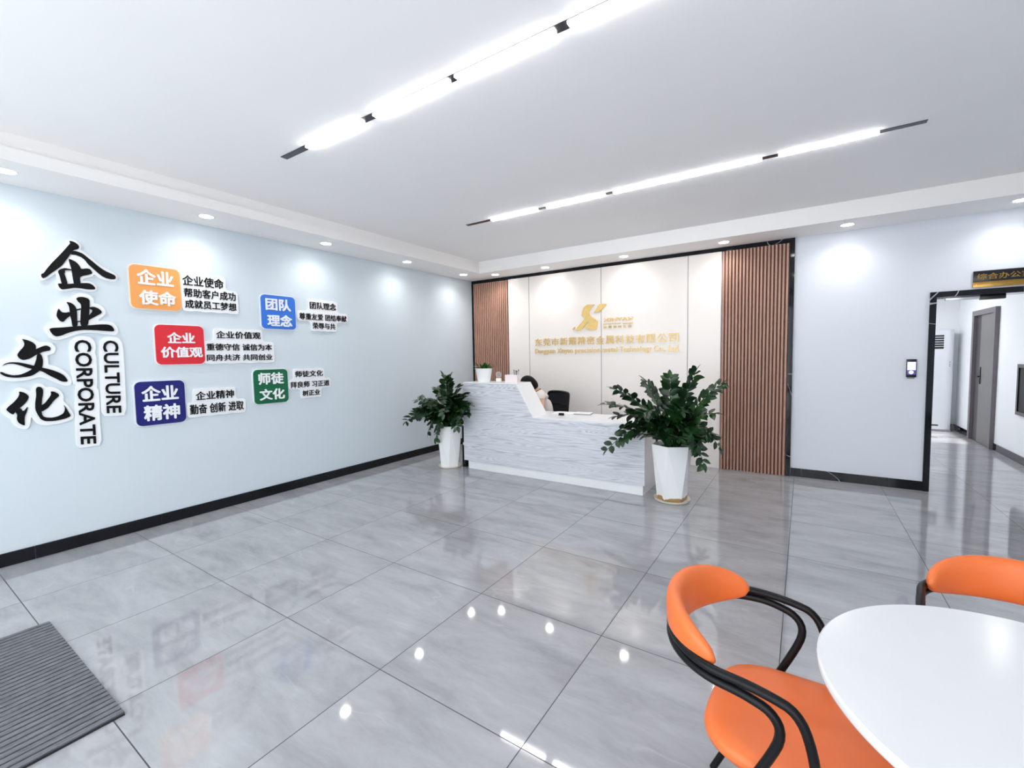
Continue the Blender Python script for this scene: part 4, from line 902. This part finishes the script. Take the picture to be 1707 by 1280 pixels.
# ---------------------------------------------------------------- office chair and the seated clerk
FD = Vector((-0.78, -0.62, 0)).normalized(); AF = math.atan2(FD.y, FD.x); AC = math.atan2(-0.91, -0.42)
oc = empty('office_chair', (-3.06, 5.35, 0), AC, 'black mesh office chair behind the desk', 'office chair')
bm = bmesh.new(); pts = rounded_rect(-0.23, 0.24, -0.24, 0.24, 0.08, 6)
add_prism(bm, pts, lambda u, v, d: (u, v, d), 0.43, 0.485); obj('seat', bm, 'mesh', oc, ang=50)
bm = bmesh.new()
def back_pt(v, z): return (-0.26-0.12*(z-0.5)-0.05*(1-(v/0.24)**2), v, z)
rail = [back_pt(0.24*s, z) for s, z in ((1, 0.56), (1, 0.75), (1, 0.93), (0.92, 0.965), (0.5, 0.972), (0, 0.975), (-0.5, 0.972), (-0.92, 0.965), (-1, 0.93), (-1, 0.75), (-1, 0.56), (-0.5, 0.53), (0.5, 0.53), (1, 0.56))]
add_tube(bm, smooth_path(rail, 2), 0.016, 10); add_tube(bm, [back_pt(v, 0.80) for v in (-0.24, -0.12, 0, 0.12, 0.24)], 0.012, 8)
obj('backrest_frame', bm, 'black_metal', oc, ang=60)
bm = bmesh.new(); g = []
for i in range(9):
    z = 0.545+0.42*i/8; g.append([bm.verts.new(back_pt(-0.235+0.47*j/8, z)) for j in range(9)])
for i in range(8):
    for j in range(8): bm.faces.new((g[i][j], g[i][j+1], g[i+1][j+1], g[i+1][j]))
bmesh.ops.solidify(bm, geom=bm.faces[:], thickness=0.004)
obj('backrest_mesh', bm, 'mesh', oc)
obj('back_bracket', add_tube(bmesh.new(), smooth_path([(-0.12, 0, 0.425), (-0.28, 0, 0.43), (-0.33, 0, 0.50), (-0.325, 0, 0.66)], 2), 0.018, 8), 'black_metal', oc)
for s in (1, -1):
    bm = add_tube(bmesh.new(), smooth_path([(-0.05, 0.20*s, 0.42), (-0.05, 0.30*s, 0.43), (-0.05, 0.30*s, 0.60), (-0.05, 0.285*s, 0.645)], 2), 0.013, 8)
    add_box(bm, -0.16, 0.06, 0.26*s-0.025*1, 0.26*s+0.05, 0.645, 0.67, 0.01); obj('armrest', bm, 'black_metal', oc)
obj('gas_lift', add_lathe(bmesh.new(), [(0.03, 0.10), (0.03, 0.28), (0.018, 0.28), (0.018, 0.43)], 16), 'black_metal', oc)
for k in range(5):
    a = 2*PI*k/5+0.3
    bm = add_tube(bmesh.new(), [(0, 0, 0.105), (0.28*math.cos(a), 0.28*math.sin(a), 0.075)], [0.026, 0.016], 8)
    b_ = Vector((0.28*math.cos(a), 0.28*math.sin(a), 0.0)); s_ = Vector((-math.sin(a), math.cos(a), 0))
    add_tube(bm, [b_+Vector((0, 0, 0.029))-s_*0.022, b_+Vector((0, 0, 0.029))+s_*0.022], 0.029, 14)
    obj('leg', bm, 'black_metal', oc)

person = empty('person', (-3.055, 5.36, 0), AF, 'person in a cream short sleeved shirt sitting behind the desk, head bowed', 'person')
def skin_mesh(name, verts, edges, rads, m, parent, root=0, sub=2, label=None):
    me = bpy.data.meshes.new(name); me.from_pydata(verts, edges, []); me.materials.append(MT[m])
    o = bpy.data.objects.new(name, me); COL.objects.link(o); o.parent = parent
    sk = o.modifiers.new('skin', 'SKIN'); sk.use_smooth_shade = True
    for i, v in enumerate(me.skin_vertices[0].data):
        r = rads[i]; v.radius = (r, r) if isinstance(r, (int, float)) else r
        v.use_root = (i == root)
    ss = o.modifiers.new('sub', 'SUBSURF'); ss.levels = sub; ss.render_levels = sub
    if label: o['label'] = label
    return o
# local frame: +x is where the person faces, +y is the person's left, seat top at z 0.485
V, E, R_ = [], [], []
LOW = lambda p: (p[0], p[1], p[2] if p[2] < 0.6 else 0.6+(p[2]-0.6)*(0.90 if p[2] > 0.84 else 1.0-0.1*max(0, (p[2]-0.6-0.2)/0.04) if p[2] > 0.8 else 1.0))
def jv(p, r, par=None):
    V.append(LOW(p)); R_.append(r)
    if par is not None: E.append((par, len(V)-1))
    return len(V)-1
pel = jv((-0.06, 0, 0.60), 0.100); wai = jv((-0.07, 0, 0.74), 0.088, pel); chs = jv((-0.02, 0, 0.90), 0.092, wai); shc = jv((0.03, 0, 0.995), 0.062, chs)
nk = jv((0.07, 0, 1.06), 0.050, shc); nk2 = jv((0.105, 0, 1.10), 0.048, nk); hd = jv((0.15, 0, 1.135), 0.082, nk2); hd2 = jv((0.19, 0, 1.16), 0.078, hd)
hands = []
for s in (1, -1):
    sh = jv((0.035, 0.150*s, 0.980), 0.046, shc); el = jv((0.02, 0.305*s, 0.79), 0.043, sh) if s > 0 else jv((0.12, 0.225*s, 0.80), 0.042, sh)
    fo = jv((0.22, 0.215*s, 0.795), 0.036, el); wr = jv((0.335, 0.17*s, 0.792), 0.025, fo); pa = jv((0.39, 0.145*s, 0.787), 0.026, wr); pa2 = jv((0.43, 0.13*s, 0.783), 0.026, pa)
    for k, (off, ln) in enumerate(((0.030, 0.066), (0.010, 0.074), (-0.010, 0.070), (-0.029, 0.055))):
        b = Vector((0.43, 0.13*s, 0.783)); dirn = Vector((0.92, -0.30*s, 0)).normalized(); sd = Vector((0.30*s, 0.92, 0)).normalized()*(-s)
        p1 = b+sd*off+dirn*0.018; p2 = p1+dirn*ln*0.5+Vector((0, 0, 0.006)); p3 = p2+dirn*ln*0.5+Vector((0, 0, -0.018))
        i1 = jv(tuple(p1), 0.010, pa2); i2 = jv(tuple(p2), 0.009, i1); jv(tuple(p3), 0.0075, i2)
    b = Vector((0.385, 0.145*s, 0.783)); t1 = jv((0.40, (0.145-0.035)*s, 0.783), 0.012, pa); t2 = jv((0.43, (0.145-0.060)*s, 0.777), 0.010, t1); jv((0.455, (0.145-0.068)*s, 0.771), 0.008, t2)
    hp = jv((0.0, 0.095*s, 0.575), 0.070, pel); kn = jv((0.38, 0.12*s, 0.555), 0.054, hp); cf = jv((0.42, 0.12*s, 0.35), 0.052, kn); an = jv((0.40, 0.12*s, 0.09), 0.036, cf); jv((0.50, 0.13*s, 0.045), 0.036, an)
skin_mesh('body', V, E, R_, 'skin', person)
# clothing as children
def cloth(name, chain_list, m, sub=2, label=None):
    vs, es, rs = [], [], []
    idx = {}
    for chain in chain_list:
        prev = None
        for (p, r) in chain:
            p = LOW(p)
            if p in idx: i = idx[p]
            else: vs.append(p); rs.append(r); i = len(vs)-1; idx[p] = i
            if prev is not None: es.append((prev, i))
            prev = i
    return skin_mesh(name, vs, es, rs, m, person, sub=sub, label=label)
cloth('shirt', [[((-0.06, 0, 0.60), 0.132), ((-0.07, 0, 0.74), 0.116), ((-0.02, 0, 0.90), 0.126), ((0.03, 0, 0.995), 0.100), ((0.058, 0, 1.04), 0.062)],
                [((0.03, 0, 0.995), 0.098), ((0.035, 0.155, 0.985), 0.070), ((0.030, 0.215, 0.905), 0.060)],
                [((0.03, 0, 0.995), 0.098), ((0.035, -0.16, 0.985), 0.074), ((0.075, -0.195, 0.89), 0.062)]], 'shirt')
bm = bmesh.new()
add_tube(bm, [(0.062+0.056*math.cos(a), 0.062*math.sin(a), 1.000-0.028*math.cos(a)) for a in [2*PI*k/24 for k in range(25)]], 0.009, 8)
obj('collar', bm, 'collar', person)
cloth('trousers', [[((-0.06, 0, 0.59), 0.136), ((0.0, 0.10, 0.578), 0.094), ((0.38, 0.12, 0.558), 0.072), ((0.42, 0.12, 0.35), 0.064), ((0.405, 0.12, 0.14), 0.052)],
                   [((-0.06, 0, 0.59), 0.136), ((0.0, -0.10, 0.578), 0.094), ((0.38, -0.12, 0.558), 0.072), ((0.42, -0.12, 0.35), 0.064), ((0.405, -0.12, 0.14), 0.052)]], 'trousers')
for s in (1, -1):
    bm = bmesh.new()
    bmesh.ops.create_uvsphere(bm, u_segments=16, v_segments=10, radius=1.0)
    bmesh.ops.transform(bm, matrix=Matrix.Translation((0.475, 0.13*s, 0.045)) @ Matrix.Diagonal((0.125, 0.048, 0.045, 1)), verts=bm.verts)
    obj('shoe', bm, 'ink', person)
# head details: the face looks down and forward
HM = Matrix.Translation((0.17, 0, 1.088)) @ Matrix.Rotation(math.radians(38), 4, 'Y')
def head_bm(fn):
    bm = bmesh.new(); fn(bm); bmesh.ops.transform(bm, matrix=HM, verts=bm.verts); return bm
def face_fn(bm):
    bmesh.ops.create_uvsphere(bm, u_segments=28, v_segments=20, radius=1.0)
    for v in bm.verts:
        x, y, z = v.co
        jaw = 1.0 - 0.28*max(0, -z)
        v.co = Vector((x*0.088*jaw+0.004*max(0, -z), y*0.074*jaw, z*0.112))
        if x > 0.8 and abs(y) < 0.22 and -0.35 < z < 0.05: v.co.x += 0.016*(1-abs(y)/0.22)
obj('face', head_bm(face_fn), 'skin', person)
def eyes_fn(bm):
    for s in (1, -1):
        b2 = bmesh.ops.create_uvsphere(bm, u_segments=10, v_segments=8, radius=0.011)
        bmesh.ops.translate(bm, vec=(0.080, 0.030*s, 0.012), verts=b2['verts'])
obj('eyes', head_bm(eyes_fn), 'ink', person)
def mouth_fn(bm): add_tube(bm, [(0.079, -0.022, -0.055), (0.084, 0, -0.056), (0.079, 0.022, -0.055)], [0.003, 0.006, 0.003], 8)
obj('mouth', head_bm(mouth_fn), 'collar', person)
def ears_fn(bm):
    for s in (1, -1):
        b2 = bmesh.ops.create_uvsphere(bm, u_segments=10, v_segments=8, radius=1.0)
        bmesh.ops.transform(bm, matrix=Matrix.Translation((0.0, 0.076*s, 0.0)) @ Matrix.Diagonal((0.018, 0.010, 0.030, 1)), verts=b2['verts'])
obj('ears', head_bm(ears_fn), 'skin', person)
def hair_fn(bm):
    bmesh.ops.create_uvsphere(bm, u_segments=36, v_segments=26, radius=1.0)
    kill = []
    for v in bm.verts:
        x, y, z = v.co
        if x > 0.62 and z < 0.36 and abs(y) < 0.62: kill.append(v)
        elif z < -0.78: kill.append(v)
        low = max(0, -z)
        v.co = Vector((x*0.112-0.006-0.02*low, y*0.096*(1+0.10*low), z*0.134+0.006))
    bmesh.ops.delete(bm, geom=kill, context='VERTS')
    bmesh.ops.solidify(bm, geom=bm.faces[:], thickness=0.008)
obj('hair', head_bm(hair_fn), 'hair', person)
